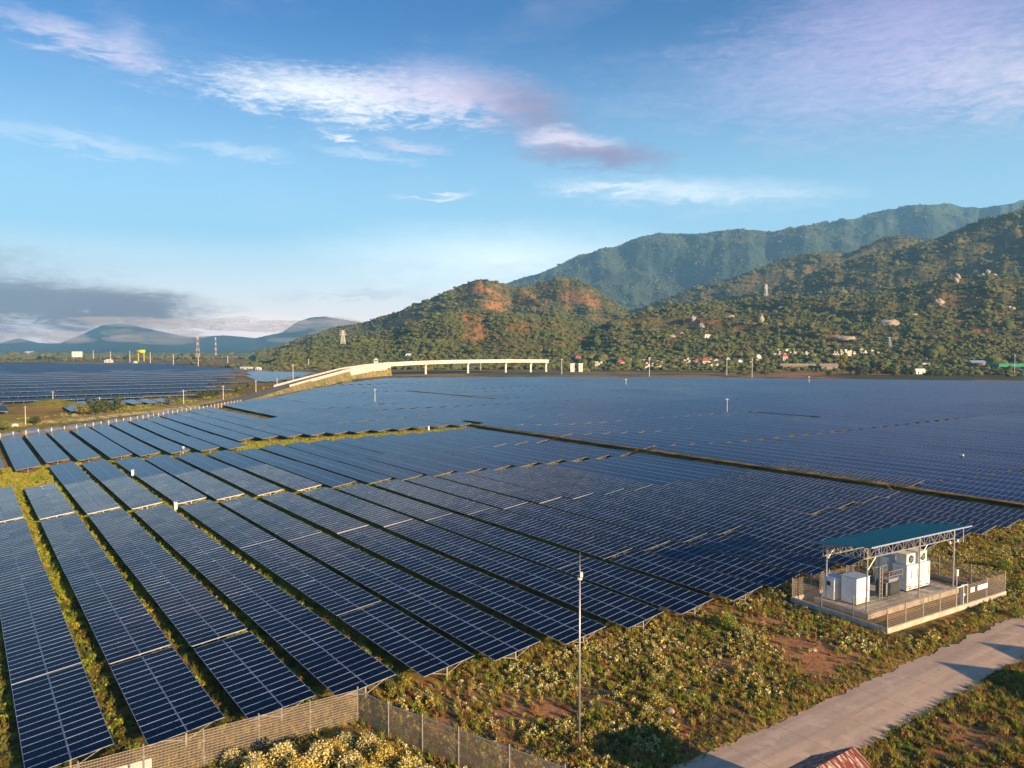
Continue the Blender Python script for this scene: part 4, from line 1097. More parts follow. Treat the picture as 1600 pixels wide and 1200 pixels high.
# ------------------------------------------------------------------ fenced compound
def compound():
    P0 = globals()['P']; k_ = -0.075; O1 = P0(36.0, 68.16)
    vd = Vector((VX+k_*UX, VY+k_*UY, 0)).normalized(); ud = Vector((UX-k_*VX, UY-k_*VY, 0)).normalized()
    def P(u, v, z=0.0): q = O1+vd*(v-68.16)+ud*(u-36.0); return Vector((q.x, q.y, z))
    ANG = math.atan2(vd.y, vd.x)
    U0_, U1_, V0_, V1_ = 36.0, 46.4, 68.16, 88.9
    # concrete plinth under the fence
    r = thing('plinth_wall', 'low concrete plinth wall round the fenced compound', 'wall', (0, 0, 0))
    def rect_wall(mb, a, b, w=0.22, z1=0.5):
        a = P(*a); b = P(*b); mb.bar(a+Vector((0, 0, z1/2-0.15)), b+Vector((0, 0, z1/2-0.15)), w, z1+0.3)
    for a, b in (((U0_, V0_+.11), (U0_, V1_-.11)), ((U1_, V0_+.11), (U1_, V1_-.11)), ((U0_-.11, V0_), (U1_+.11, V0_)), ((U0_-.11, V1_), (U1_+.11, V1_))):
        mb = MB(); rect_wall(mb, a, b); part('wall_side', mb, ['concrete'], r)
    kw = dict(vs_=0.10, hs=0.17, wv=0.009, wh=0.021, z0=0.0)
    def raised(u, v): p = P(u, v); p.z = 0.36; return p
    Hf = 1.95; k = []
    # front side has the gate between v 80.2 and 82.4
    g0, g1 = 79.6, 81.6
    wire_fence('compound_fence', [raised(U0_, g0), raised(U0_, V0_), raised(U1_, V0_), raised(U1_, V1_), raised(U0_, V1_), raised(U0_, g1)], Hf, 'welded wire fence on the plinth round the switchgear compound', 3.1, mesh_kw=kw)
    # signs on the front fence right of the gate
    for vv, w_, lab in ((82.4, 0.75, 'small white square notice board on the compound fence, next to the gate'), (84.3, 1.9, 'long white notice board on the compound fence')):
        b = MB(); b.box((0, 0, 0), (w_, 0.03, 0.5)); p = P(U0_-.07, vv, 1.75)
        tag(part('notice_board', b, ['white_paint'], None, loc=p, rot=(0, 0, ANG)), lab, 'sign')
    g = thing('fence_gate', 'light steel double gate in the front fence of the compound, slightly ajar', 'gate', raised(U0_, g0), ANG)
    def leaf(L, H):
        mb = MB()
        for a, b in (((0, 0, .04), (0, 0, H)), ((L, 0, .04), (L, 0, H)), ((0, 0, .04), (L, 0, .04)), ((0, 0, H), (L, 0, H))): mb.bar(a, b, .07)
        return mb
    l1 = part('gate_leaf', leaf(1.25, 2.0), ['white_paint'], g); part('wire_infill', wire_panel_mb(1.25, 1.9, vs_=.1, hs=.12, wv=.007, wh=.007), ['steel'], l1)
    l2 = part('gate_leaf', leaf(0.8, 2.0), ['white_paint'], g, loc=(2.0, 0, 0), rot=(0, 0, math.pi-0.25)); part('wire_infill', wire_panel_mb(.8, 1.9, vs_=.1, hs=.12, wv=.007, wh=.007), ['steel'], l2)
    b = MB(); b.box((1.2, -.08, 1.15), (.3, .1, .2)); part('gate_latch', b, ['white_paint'], g)
    # concrete slab
    mb = MB(); mb.v = []; c = (P(39.1, 70.0)+P(45.2, 85.8))/2
    mb.box((0, 0, 0.2), (15.8, 6.1, 0.6)); s = tag(part('concrete_slab', mb, ['concrete'], None, loc=((P(39.1, 70.0)+P(45.2, 85.8))/2), rot=(0, 0, ANG)), 'raised concrete slab carrying the white switchgear under the shelter', 'slab')
    zs = 0.5
    # shelter: local x along V, local y along U, origin at P(40,71)
    ang = ANG; O = P(39.7, 70.6, zs)
    sh = thing('shelter', 'open steel shelter with flat teal sheet roof and trussed front beam', 'shelter', O, ang)
    # local frame: x = +V, y = (-VY, VX) = direction left-ahead = close to +U
    LX, LY, H1 = 15.3, 4.5, 6.2
    xs = [0.0, 8.8, LX-.1]
    for x in xs:
        for y in (0.0, LY):
            b = MB(); b.tube((x, y, 0), (x, y, H1-(0.75*y/LY)), .085, n=10); b.box((x, y, .03), (.35, .35, .05)); part('column', b, ['steel'], sh)
            sx = 1 if x < LX/2+2 else -1
            q = MB(); q.tube((x, y, 4.0), (x+sx*1.4, y, 5.25), .04, n=6); part('knee_brace', q, ['steel'], sh)
    def truss(y, zt, label=None):
        x0, x1 = -0.6, LX+0.9; zb = zt-1.0; t = MB()
        t.bar((x0, y, zt), (x1, y, zt), .10); t.bar((x0, y, zb), (LX-.2, y, zb), .10)
        n = 17
        for i in range(n+1):
            x = x0+(LX-.2-x0)*i/n; t.bar((x, y, zb), (x, y, zt), .05)
            if i < n:
                x2 = x0+(LX-.2-x0)*(i+1)/n
                if i % 2: t.bar((x, y, zb), (x2, y, zt), .05)
                else: t.bar((x, y, zt), (x2, y, zb), .05)
        return t
    part('truss', truss(-.02, H1+.05), ['steel'], sh); part('truss', truss(LY+.02, H1-.70), ['steel'], sh)
    def ctruss(x):
        t = MB(); n = 6
        t.bar((x, 0, H1-.95), (x, LY, H1-1.45), .08)
        for i in range(n+1):
            y = LY*i/n; zt = H1-.75*y/LY; zb = H1-.95-.5*y/LY
            t.bar((x, y, zb), (x, y, zt), .04)
            if i < n: t.bar((x, y, zb), (x, LY*(i+1)/n, H1-.75*(i+1)/n), .04)
        return t
    for x in xs: part('cross_truss', ctruss(x), ['steel'], sh)
    # corrugated roof sheet, low at the back
    rf = MB(); y0, y1 = -.95, LY+1.4; za = H1+.42; zb = H1-.65; n = 150; xa, xb = -0.9, LX+1.5
    th = .03
    for i in range(n):
        p, q = xa+(xb-xa)*i/n, xa+(xb-xa)*(i+1)/n
        h0, h1 = (0.045 if i % 2 else 0), (0.045 if (i+1) % 2 else 0)
        rf.face([(p, y0, za+h0), (q, y0, za+h1), (q, y1, zb+h1), (p, y1, zb+h0)])
        rf.face([(p, y0, za+h0-th), (p, y1, zb+h0-th), (q, y1, zb+h1-th), (q, y0, za+h1-th)])
    roof = part('roof_sheet', rf, ['teal_roof'], sh)
    ed = MB(); ed.bar((xa, y0-.03, za-.05), (xb, y0-.03, za-.05), .05, .14); part('fascia', ed, ['alu'], roof)
    for i in range(6):
        y = y0+.3+(y1-y0-.6)*i/5; z = za+(zb-za)*(y-y0)/(y1-y0)-.10
        b = MB(); b.bar((xa, y, z), (xb, y, z), .06, .10); part('purlin', b, ['steel'], sh)
    b = MB(); b.tube((xb-.5, y0+.6, za-.1), (xb-.5, y0+.6, za-1.9), .05, n=8); part('downpipe', b, ['steel'], sh)
    b = MB(); b.bar((LX+.6, .0, 1.1), (LX+.6, .0, 0), .06); b.box((LX+.6, 0, 1.9-.5), (.32, .2, .7))
    tag(part('meter_box', b, ['white_paint'], None, loc=O, rot=(0, 0, ang)), 'small white meter box on a post by the right shelter column', 'box')
    # cabinets
    def cab(u, v, L, D, H, label, mat='white_paint', name='cabinet', zz=zs, roofm='alu', cat='cabinet'):
        r = thing(name, label, cat, P(u, v, zz), ang)     # local x along V, y along U; origin = near corner
        b = MB(); b.box((L/2, D/2, H/2+.06), (L, D, H-.12)); part('cabinet_body', b, [mat], r)
        b = MB(); b.box((L/2, D/2, .06), (L-.1, D-.1, .12)); part('base_frame', b, ['dark'], r)
        b = MB(); b.box((L/2, D/2, H+.03), (L+.16, D+.16, .06)); part('cabinet_roof', b, [roofm], r)
        return r
    c1 = cab(41.2, 71.2, 2.1, 1.7, 2.7, 'large white steel kiosk at the left front of the slab')
    for x in (.55, 1.55):
        b = MB(); b.box((x, -.012, 1.4), (.94, .02, 2.3)); d = part('door', b, ['white_paint'], c1)
        b = MB(); b.box((x+.3, -.03, 1.4), (.03, .02, .3)); part('door_handle', b, ['dark'], d)
    c2 = cab(43.3, 70.6, 1.5, 1.3, 2.3, 'smaller bluish white kiosk with a small window behind the left kiosk')
    b = MB(); b.box((-.012, .65, 1.7), (.02, .45, .45)); part('window', b, ['dark'], c2)
    # transformer
    t = thing('transformer', 'grey oil transformer with copper coils on top, in the middle of the slab', 'transformer', P(40.7, 75.8, zs), ang)
    b = MB(); b.box((.95, .8, 1.05), (1.6, 1.3, 1.75)); part('tank', b, ['grey_paint'], t)
    for i in range(11):
        b = MB(); b.box((.22+i*.146, .02, 1.0), (.035, .26, 1.35)); part('cooling_fin', b, ['grey_paint'], t)
    for i in range(9):
        b = MB(); b.box((.0, .25+i*.14, 1.0), (.26, .035, 1.35)); part('cooling_fin', b, ['grey_paint'], t)
    b = MB(); b.box((.95, .8, 1.97), (1.75, 1.45, .08)); part('tank_lid', b, ['alu'], t)
    for i in range(5):
        b = MB(); b.tube((.35+i*.3, .8, 2.0), (.35+i*.3, .8, 2.55), .07, .04, 8); b.tube((.35+i*.3, .8, 2.12), (.35+i*.3, .8, 2.2), .11, .11, 8); b.tube((.35+i*.3, .8, 2.3), (.35+i*.3, .8, 2.36), .10, .10, 8); part('bushing', b, ['copper'], t)
    for y in (.35, 1.25):
        b = MB(); b.tube((.2, y, 2.45), (1.7, y, 2.45), .04, n=6); b.tube((.3, y, 2.0), (.3, y, 2.45), .03, n=6); b.tube((1.6, y, 2.0), (1.6, y, 2.45), .03, n=6); part('conservator_pipe', b, ['copper'], t)
    rl = MB()
    for a, bb in (((0, 0), (2.3, 0)), ((2.3, 0), (2.3, 1.7)), ((2.3, 1.7), (0, 1.7)), ((0, 1.7), (0, 0))):
        for z in (2.35, 2.85): rl.bar((a[0], a[1], z), (bb[0], bb[1], z), .04)
        rl.bar((a[0], a[1], 1.9), (a[0], a[1], 2.85), .05)
    part('guard_rail', rl, ['steel'], t)
    cl = MB()
    for x in (0, .4): cl.bar((x, 0, 0), (x, 0, 3.5), .09)
    for i in range(8): cl.bar((0, 0, .3+i*.42), (.4, 0, .3+i*.42), .03)
    tag(part('cable_ladder', cl, ['steel'], None, loc=P(41.0, 74.7, zs), rot=(0, 0, ang)), 'upright cable ladder between the left kiosk and the transformer', 'cable ladder')
    # tall white switchgear with fans
    sg = cab(41.2, 79.7, 4.1, 1.6, 2.75, 'tall white switchgear cabinet with two round fans on top, right of the transformer')
    for i in range(4):
        x = .55+i*1.06
        b = MB(); b.box((x, -.015, 1.45), (1.0, .02, 2.35)); d = part('door', b, ['white_paint'], sg)
        b = MB(); b.box((x+.25, -.035, 1.75), (.09, .02, .95)); part('door_handle', b, ['dark'], d)
        b = MB(); b.box((x-.15, -.03, .75), (.28, .01, .16)); part('blue_label', b, ['blue_print'], d)
        b = MB(); b.box((x, -.03, .32), (.5, .01, .14)); part('vent_slot', b, ['grey_paint'], d)
    for x in (.95, 3.1):
        b = MB(); b.box((x, .75, 3.35), (1.55, 1.2, 1.1)); u_ = part('fan_unit', b, ['white_paint'], sg)
        b = MB(); b.tube((x, .13, 3.35), (x, .08, 3.35), .42, .42, 20); ring = part('fan_ring', b, ['dark'], u_)
        f = MB(); f.tube((x, .075, 3.35), (x, .06, 3.35), .13, .13, 10)
        for q in range(5):
            a = q*2*math.pi/5; f.bar((x, .07, 3.35), (x+.38*math.cos(a), .07, 3.35+.38*math.sin(a)), .02, .07)
        part('fan_blades', f, ['steel'], u_)
    c3 = cab(43.4, 79.6, 1.8, 1.3, 3.2, 'plain white cabinet behind the switchgear, near the back fence', zz=zs)
    # mast with small lamps
    ms = thing('instrument_mast', 'thin mast with three small white sensors inside the right end of the compound', 'mast', P(40.5, 87.2, 0.0), ang)
    b = MB(); b.tube((0, 0, 0), (0, 0, 5.3), .05, .03, 8); part('mast_pole', b, ['steel'], ms)
    b = MB(); b.bar((-.8, 0, 4.9), (.8, 0, 4.9), .04); part('cross_arm', b, ['steel'], ms)
    for x, z in ((-.75, 5.05), (0, 5.3), (.75, 5.05), (0, 3.4)):
        b = MB(); b.tube((x, 0, z-.14), (x, 0, z+.14), .13, .10, 10); part('sensor', b, ['white_paint'], ms)
compound()

# ------------------------------------------------------------------ hut with rusty roof at the bottom edge, sheds just outside the frame
def gable(root, L, Wd_, he, hr, roofm, wallm, over=.3, corr=0.0, gap=0.0):
    """ridge along local x from 0 to L, width Wd_ in y"""
    w = MB(); y = Wd_/2
    w.box((L/2, 0, he/2), (L-.02, Wd_-.02, he)); 
    for x in (.01, L-.01): w.face([(x, -y, he), (x, y, he), (x, 0, hr-.05)])
    part('wall', w, [wallm], root)
    for s in (-1, 1):
        r_ = MB(); x0, x1 = -over, L+over; ye = y+over; ze = he-(hr-he)*over/y
        n = max(2, int((x1-x0)/0.09)) if corr else 1
        for i in range(n):
            p, q = x0+(x1-x0)*i/n, x0+(x1-x0)*(i+1)/n
            a, b = (corr if i % 2 else 0), (corr if (i+1) % 2 else 0)
            if not corr: a = b = 0
            r_.face([(p, s*0.0, hr+a), (q, 0, hr+b), (q, s*ye, ze+b), (p, s*ye, ze+a)] if s < 0 else [(p, s*ye, ze+a), (q, s*ye, ze+b), (q, 0, hr+b), (p, 0, hr+a)])
            r_.face([(p, s*0.0, hr+a-.05), (q, 0, hr+b-.05), (q, s*ye, ze+b-.05), (p, s*ye, ze+a-.05)])
        ro = part('roof_sheet', r_, [roofm], root)
        for x in (x0, x1):
            e = MB(); e.bar((x, 0, hr-.02), (x, s*ye, ze-.02), .04, .10); part('barge_board', e, ['rusty_sheet'], ro)
hut = thing('rusty_hut', 'small hut with rusty red corrugated gable roof at the bottom edge beside the road', 'hut', P(22.7, 34.9, 0), math.atan2(VY, VX))
gable(hut, 4.5, 4.6, 2.4, 3.85, 'rusty_sheet', 'brown_wall', .3, .035)
shd = thing('gabled_shed', 'row of gabled sheds outside the right edge of the picture', 'shed', P(7.4, 60.9, 0), math.atan2(UY, UX))
for i in range(1, 4):
    sub = obj('shed_bay', None, shd, loc=(-8, -(i*7.4), 0))
    w = MB(); L = 10.6; y = 3.65; he, hr = 3.4, 5.1
    w.box((L/2, 0, he/2), (L, 7.3, he)); part('wall', w, ['brown_wall'], sub)
    w = MB()
    for x in (0, L): w.face([(x, -y, he), (x, y, he), (x, 0, hr)])
    for s in (-1, 1): w.face([(-.3, 0, hr), (L+.3, 0, hr), (L+.3, s*3.7, he-.02), (-.3, s*3.7, he-.02)])
    part('roof', w, ['rusty_sheet'], sub)
# ------------------------------------------------------------------ embankment, ramp and bridge at the far left
def strip(name, path, width, mat, kind='structure', drop=0.0, seg=8.0, jit=0.0, thick=0.0):
    """ribbon along a path of points, sides falling by drop"""
    pts = []
    for a, b in zip(path[:-1], path[1:]):
        n = max(1, int((b-a).length/seg))
        pts += [a.lerp(b, i/n) for i in range(n)]
    pts.append(path[-1]); mb = MB(); prev = None; s = 0.0
    for i, p in enumerate(pts):
        d = (pts[min(i+1, len(pts)-1)]-pts[max(i-1, 0)]); d.z = 0; d.normalize(); nrm = Vector((-d.y, d.x, 0))
        j0 = 1+jit*(float(fbm(i*0.7, 3.0, 71, 3))-0.5)*2; j1 = 1+jit*(float(fbm(i*0.7, 9.0, 72, 3))-0.5)*2
        w = width/2; L = [p+nrm*(w*j0+drop*1.6), p+nrm*w*0.85*j0, p-nrm*w*0.85*j1, p-nrm*(w*j1+drop*1.6)]
        L[0] = Vector((L[0].x, L[0].y, p.z-drop)); L[3] = Vector((L[3].x, L[3].y, p.z-drop))
        if prev:
            for k in range(3): mb.face([prev[k], L[k], L[k+1], prev[k+1]], 0, [(s, k/3), (s+1, k/3), (s+1, (k+1)/3), (s, (k+1)/3)])
        prev = L; s += 1
    o = part(name, mb, [mat], None)
    o.data.flip_normals() if o.data.polygons[1].normal.z < 0 else None
    if kind: o['kind'] = kind
    return o
m_, b_, p_ = principled('bank_earth')
_pos = b_.node('ShaderNodeNewGeometry').outputs['Position']
_c = b_.mix(b_.ss(b_.noise(_pos, 0.12, 5, 0.7), 0.4, 0.6), (0.38, 0.26, 0.13), (0.24, 0.22, 0.05))
_c = b_.mix(b_.ss(b_.noise(_pos, 0.35, 4, 0.7), 0.46, 0.6), _c, (0.10, 0.12, 0.03))
b_.link(_c, p_.inputs['Base Color']); p_.inputs['Roughness'].default_value = 1.0; MATS['bank_earth'] = m_
bank = [W(-160, 678), W(-60, 670), W(40, 662), W(120, 656), W(200, 647), W(260, 640), W(330, 629), W(375, 622)]
for q in bank: q.z = 0.9
strip('earth_bank', bank, 9, 'bank_earth', 'structure', 1.0, 8, 0.5)
# the ramp road climbs on an embankment, then becomes the bridge
ramp = [(330, 352, 1.0), (375, 392, 1.2), (400, 425, 1.6), (440, 485, 2.9), (475, 545, 4.6), (505, 605, 6.3), (540, 690, 9.0), (575, 760, 10.8), (603, 800, 12.0)]
deck = [(603, 800, 12.0), (650, 838, 13.1), (700, 868, 13.9), (750, 893, 14.2), (800, 912, 14.3), (855, 930, 13.9)]
def path3(lst): return [Wd(px, d, z) for px, d, z in lst]
rp, dk = path3(ramp), path3(deck)
mb = MB()
def ribbon(mb, pts, w, z=0.0, mi=0):
    pv = None
    for i, p in enumerate(pts):
        d = pts[min(i+1, len(pts)-1)]-pts[max(i-1, 0)]; d.z = 0; d.normalize(); n = Vector((-d.y, d.x, 0))
        c = [p+n*w/2+Vector((0, 0, z)), p-n*w/2+Vector((0, 0, z))]
        if pv: mb.face([pv[0], pv[1], c[1], c[0]], mi)
        pv = c
def subdiv(pts, seg):
    out = []
    for a, b in zip(pts[:-1], pts[1:]):
        n = max(1, int((b-a).length/seg)); out += [a.lerp(b, i/n) for i in range(n)]
    return out+[pts[-1]]
# earth body of the ramp
body = MB(); pv = None
for i, p in enumerate(subdiv(rp, 10)):
    ps = subdiv(rp, 10); d = ps[min(i+1, len(ps)-1)]-ps[max(i-1, 0)]; d.z = 0; d.normalize(); n = Vector((-d.y, d.x, 0))
    run = min(p.z*1.2, 5) if p.z < 9 else 1.0; jj = (float(fbm(i*0.6, 1.0, 12, 3))-.5)*3
    c = [Vector((*(p+n*(5.2+run)).xy, -.3)), p+n*5.0+Vector((0, 0, -.25)), p-n*5.0+Vector((0, 0, -.25)), Vector((*(p-n*(5.2+run+jj)).xy, -.3))]
    if pv:
        for k in range(3): body.face([pv[k], pv[k+1], c[k+1], c[k]], 0)
    pv = c
struct(part('embankment', body, ['bank_earth'], None))
mb = MB(); ribbon(mb, subdiv(rp, 10), 9.4); struct(part('ramp_road', mb, ['asphalt'], None))
def parapet(name, pts, side, off, h, zb, label, w=.3, parent=None):
    b = MB()
    for a, c in zip(pts[:-1], pts[1:]):
        d = (c-a); d.z = 0; d.normalize(); n = Vector((-d.y, d.x, 0))*side*off
        b.bar(a+n+Vector((0, 0, zb+h/2)), c+n+Vector((0, 0, zb+h/2)), w, h)
    o = part(name, b, ['white_concrete'], parent)
    if label: tag(o, label, 'wall')
    return o
rs = subdiv(rp[3:], 14)
parapet('ramp_parapet', rs, 1, 4.9, 1.3, 0, 'white concrete parapet on the far side of the climbing ramp road')
parapet('ramp_parapet', rs, -1, 4.9, 1.3, 0, 'white concrete parapet on the near side of the climbing ramp road')
parapet('retaining_wall', subdiv(rp[4:], 14), -1, 5.3, 5.4, -5.4, 'long white retaining wall of the ramp before the bridge', .4)
br = thing('overpass_bridge', 'long white concrete overpass bridge on piers beyond the solar field', 'bridge', (0, 0, 0))
ds = subdiv(dk, 16)
b = MB(); ribbon(b, ds, 9.6, 0.0)
for a, c in zip(ds[:-1], ds[1:]): b.bar(a+Vector((0, 0, -.35)), c+Vector((0, 0, -.35)), 9.6, .5)
part('bridge_deck', b, ['asphalt'], br)
for sgn in (-1, 0, 1):
    b = MB()
    for a, c in zip(ds[:-1], ds[1:]):
        d = c-a; d.z = 0; d.normalize(); n = Vector((-d.y, d.x, 0))*sgn*4.1
        b.bar(a+n+Vector((0, 0, -1.5)), c+n+Vector((0, 0, -1.5)), .7, 1.9)
    part('girder', b, ['white_concrete'], br)
parapet('parapet', ds, 1, 4.8, 1.25, 0, None, .3, br); parapet('parapet', ds, -1, 4.85, 1.6, -.3, None, .3, br)
for px, d in ((665, 848), (731, 884), (790, 909), (829, 921), (853, 930)):
    z = float(np.interp(px, [q[0] for q in deck], [q[2] for q in deck])); p = Wd(px, d, 0)
    b = MB(); b.box((0, 0, (z-2.6)/2-.5), (2.0, 2.4, z-2.4)); b.box((0, 0, z-2.9), (2.2, 8.6, .9)); part('pier', b, ['white_concrete'], br, loc=p, rot=(0, 0, .3))
for px, lab in ((894, 'left one of two lone white bridge piers right of the unfinished bridge end'), (907, 'right one of two lone white bridge piers right of the unfinished bridge end')):
    p = Wd(px, 935, 0); r = thing('bridge_pier', lab, 'pier', p, .2)
    b = MB(); b.box((0, 0, 4.6), (5.0, 2.6, 10.2)); part('pier_shaft', b, ['white_concrete'], r)
    b = MB(); b.box((0, 0, 10.1), (6.0, 3.4, .9)); part('pier_cap', b, ['white_concrete'], r)
mb = MB()
# boundary fence of concrete posts and netting along the field's far left edge
fp = [W(-120, 699), W(0, 689), W(60, 682), W(120, 675), W(170, 667), W(215, 660), W(270, 650), W(330, 640), W(380, 631)]
for q in fp: q.z = 0
bf = thing('boundary_fence', 'long pale fence of concrete posts and netting at the far left edge', 'fence', fp[0])
for a, b2 in zip(fp[:-1], fp[1:]):
    L = (b2-a).length; n = max(1, int(L/3.4)); ang = math.atan2(b2.y-a.y, b2.x-a.x); st = L/n
    pm = MB(); pm.box((0, 0, 1.0), (.22, .22, 2.5)); pm = pm.mesh('fence_post', ['white_concrete'])
    nm = MB(); nm.face([(0.1, 0, .1), (st-.1, 0, .1), (st-.1, 0, 1.9), (.1, 0, 1.9)]); nm = nm.mesh('net_panel', ['net_cloth'])
    for i in range(n):
        q = a.lerp(b2, i/n)-fp[0]; obj('fence_post', pm, bf, loc=q, rot=(0, 0, ang)); obj('net_panel', nm, bf, loc=q, rot=(0, 0, ang))

# ------------------------------------------------------------------ surface finder on hills
from mathutils.bvhtree import BVHTree
_bv = []
for hn in ('rocky_slope', 'foothill', 'twin_hills', 'right_ridge'):
    h = HILLS[hn]; n_, m2_ = h['X'].shape; st = 2
    X_, Y_, Z_ = h['X'][::st, ::st], h['Y'][::st, ::st], h['Z'][::st, ::st]; a_, c_ = X_.shape
    vv = np.stack([X_, Y_, Z_], -1).reshape(-1, 3).tolist(); i_, j_ = np.meshgrid(np.arange(a_-1), np.arange(c_-1), indexing='ij'); q_ = (i_*c_+j_).ravel()
    _bv.append(BVHTree.FromPolygons(vv, np.stack([q_, q_+c_, q_+c_+1, q_+1], -1).tolist()))
def hit(px, py):
    a, b = (px-800)/F, (600-py)/F; d = Vector((a, CP+b*SP, -SP+b*CP)).normalized(); best = None
    if d.z < -0.001: best = Vector((0, 0, CAMH))+d*(CAMH/-d.z)
    for t in _bv:
        loc = t.ray_cast(Vector((0, 0, CAMH)), d)[0]
        if loc is not None and (best is None or loc.length < best.length): best = loc
    return best.copy() if best is not None else None

# ------------------------------------------------------------------ trees one can tell apart on the plain
def tree_meshes(seed):
    r = np.random.default_rng(seed); mb = MB(); h = 1.0
    mb.tube((0, 0, -.1), (r.normal(0, .03), r.normal(0, .03), .42), .045, .028, 6)
    for k in range(4):
        a = k*1.6+r.uniform(0, .8); mb.tube((0, 0, .3+.04*k), (.22*math.cos(a), .22*math.sin(a), .55+.05*k), .022, .01, 5)
    tr = mb.mesh('trunk', ['bark'])
    cr = MB()
    for k in range(9):
        c = Vector((r.uniform(-.3, .3), r.uniform(-.3, .3), r.uniform(.35, .85))); rad = r.uniform(.13, .24)
        for q in range(70):
            d = Vector((r.normal(), r.normal(), r.normal())).normalized(); p = c+d*rad*r.uniform(.6, 1.08)
            e = d.orthogonal().normalized(); e = Matrix.Rotation(r.uniform(0, 6.28), 3, d) @ e; f = d.cross(e); L = r.uniform(.035, .07); e = e+d*r.uniform(-.5, .5)
            cr.face([p-e*L, p+f*L*.6, p+e*L, p-f*L*.6])
    return tr, cr
TREES = [(lambda t, c: (t, c.mesh('crown', ['leaf_dark' if s % 2 else 'leaf_mid'])))(*tree_meshes(400+s)) for s in range(4)]
def tree(px, py, h, label, group=None, w=1.0, k=None, name='tree'):
    p = hit(px, py) or W(px, py)
    r = thing(name, label, 'tree', p, rng.uniform(0, 6.28), group); t, c = TREES[rng.integers(0, 4) if k is None else k]
    hh = h*p.y/F
    obj('trunk', t, r, scale=(hh*w, hh*w, hh)); obj('crown', c, r, scale=(hh*w, hh*w, hh))
for px, py, h, w, l in ((131, 650, 24, 1.25, 'broad green tree at the left end of the clump behind the boundary fence'), (146, 648, 26, 1.2, 'tall green tree in the middle of the clump by the pale pole'), (168, 646, 22, 1.2, 'bright green tree just right of the pale pole behind the fence'),
                        (184, 643, 24, 1.0, 'slim green tree at the right end of the clump behind the fence'), (8, 672, 16, 1.4, 'small bright bush at the left edge behind the boundary fence'), (54, 664, 15, 1.5, 'low dark bush beside the left pole on the bank'),
                        (262, 630, 11, 1.3, 'small dark bush on the bank left of the middle pole'), (278, 630, 11, 1.2, 'small bush left of the second pale pole on the bank'), (318, 622, 13, 2.0, 'wide dark bush between two poles beside the green field'),
                        (335, 621, 13, 1.8, 'wide green bush just right of the one between the poles'), (372, 613, 12, 1.8, 'low dark bush at the corner of the green field'), (390, 609, 11, 1.7, 'dark bush left of the pole at the foot of the ramp'),
                        (1317, 583, 28, .7, 'tall yellow green tree right of the brown shed'), (1328, 585, 16, 1.6, 'dark round tree beside the tall yellow green one'), (1345, 586, 14, 1.8, 'wide dark tree left of the white mast'), (1372, 586, 24, 1.2, 'dark tree behind the white mast'),
                        (876, 562, 16, 1.3, 'dark tree behind the end of the bridge'), (735, 556, 20, 1.8, 'very dark wide tree over the middle of the bridge'), (1420, 588, 14, 1.8, 'green bush left of the small white building'), (1455, 590, 14, 1.9, 'green bush right of the small white building'),
                        (1520, 590, 9, 2.0, 'low dark bush by the far fence at the right'), (1540, 583, 10, 2.0, 'dark bush behind the far fence at the right')):
    tree(px, py, h, l, None, w)
for i, px in enumerate(np.sort(rng.uniform(1130, 1590, 26))):
    py = rng.uniform(583, 589)
    tree(px, py, rng.uniform(7, 12), f'low bush, {ORD[i]} from the left in the hedge behind the far edge of the field', 'bushes behind the far edge of the field', rng.uniform(1.5, 2.3))

def bank_scrub():
    n = 2600; px = rng.uniform(-40, 560, n); t = rng.uniform(-1, 1, n)
    yb = np.interp(px, [-40, 0, 40, 120, 200, 300, 375, 430, 500, 560], [672, 668, 662, 654, 645, 633, 620, 612, 601, 592])
    py = yb+np.where(t > 0, t*4.0, t*9.0)
    d = F*CAMH/(py-HOR); X = (px-800)/F*d; ok = (fbm(X*0.05, d*0.05, 93, 3) > 0.47)
    X, d = X[ok], d[ok]; s = rng.uniform(.35, 1.0, len(X))*np.clip(d/260, .8, 2.0)
    scatter('bank_scrub', np.stack([X, d, ground_h(X, d)-.1], -1), s*1.5, rng.uniform(0, 6.28, len(X)), LANE, 5, .1, 'golden green scrub along the earth bank and embankment at the left', 'scrub')
bank_scrub()

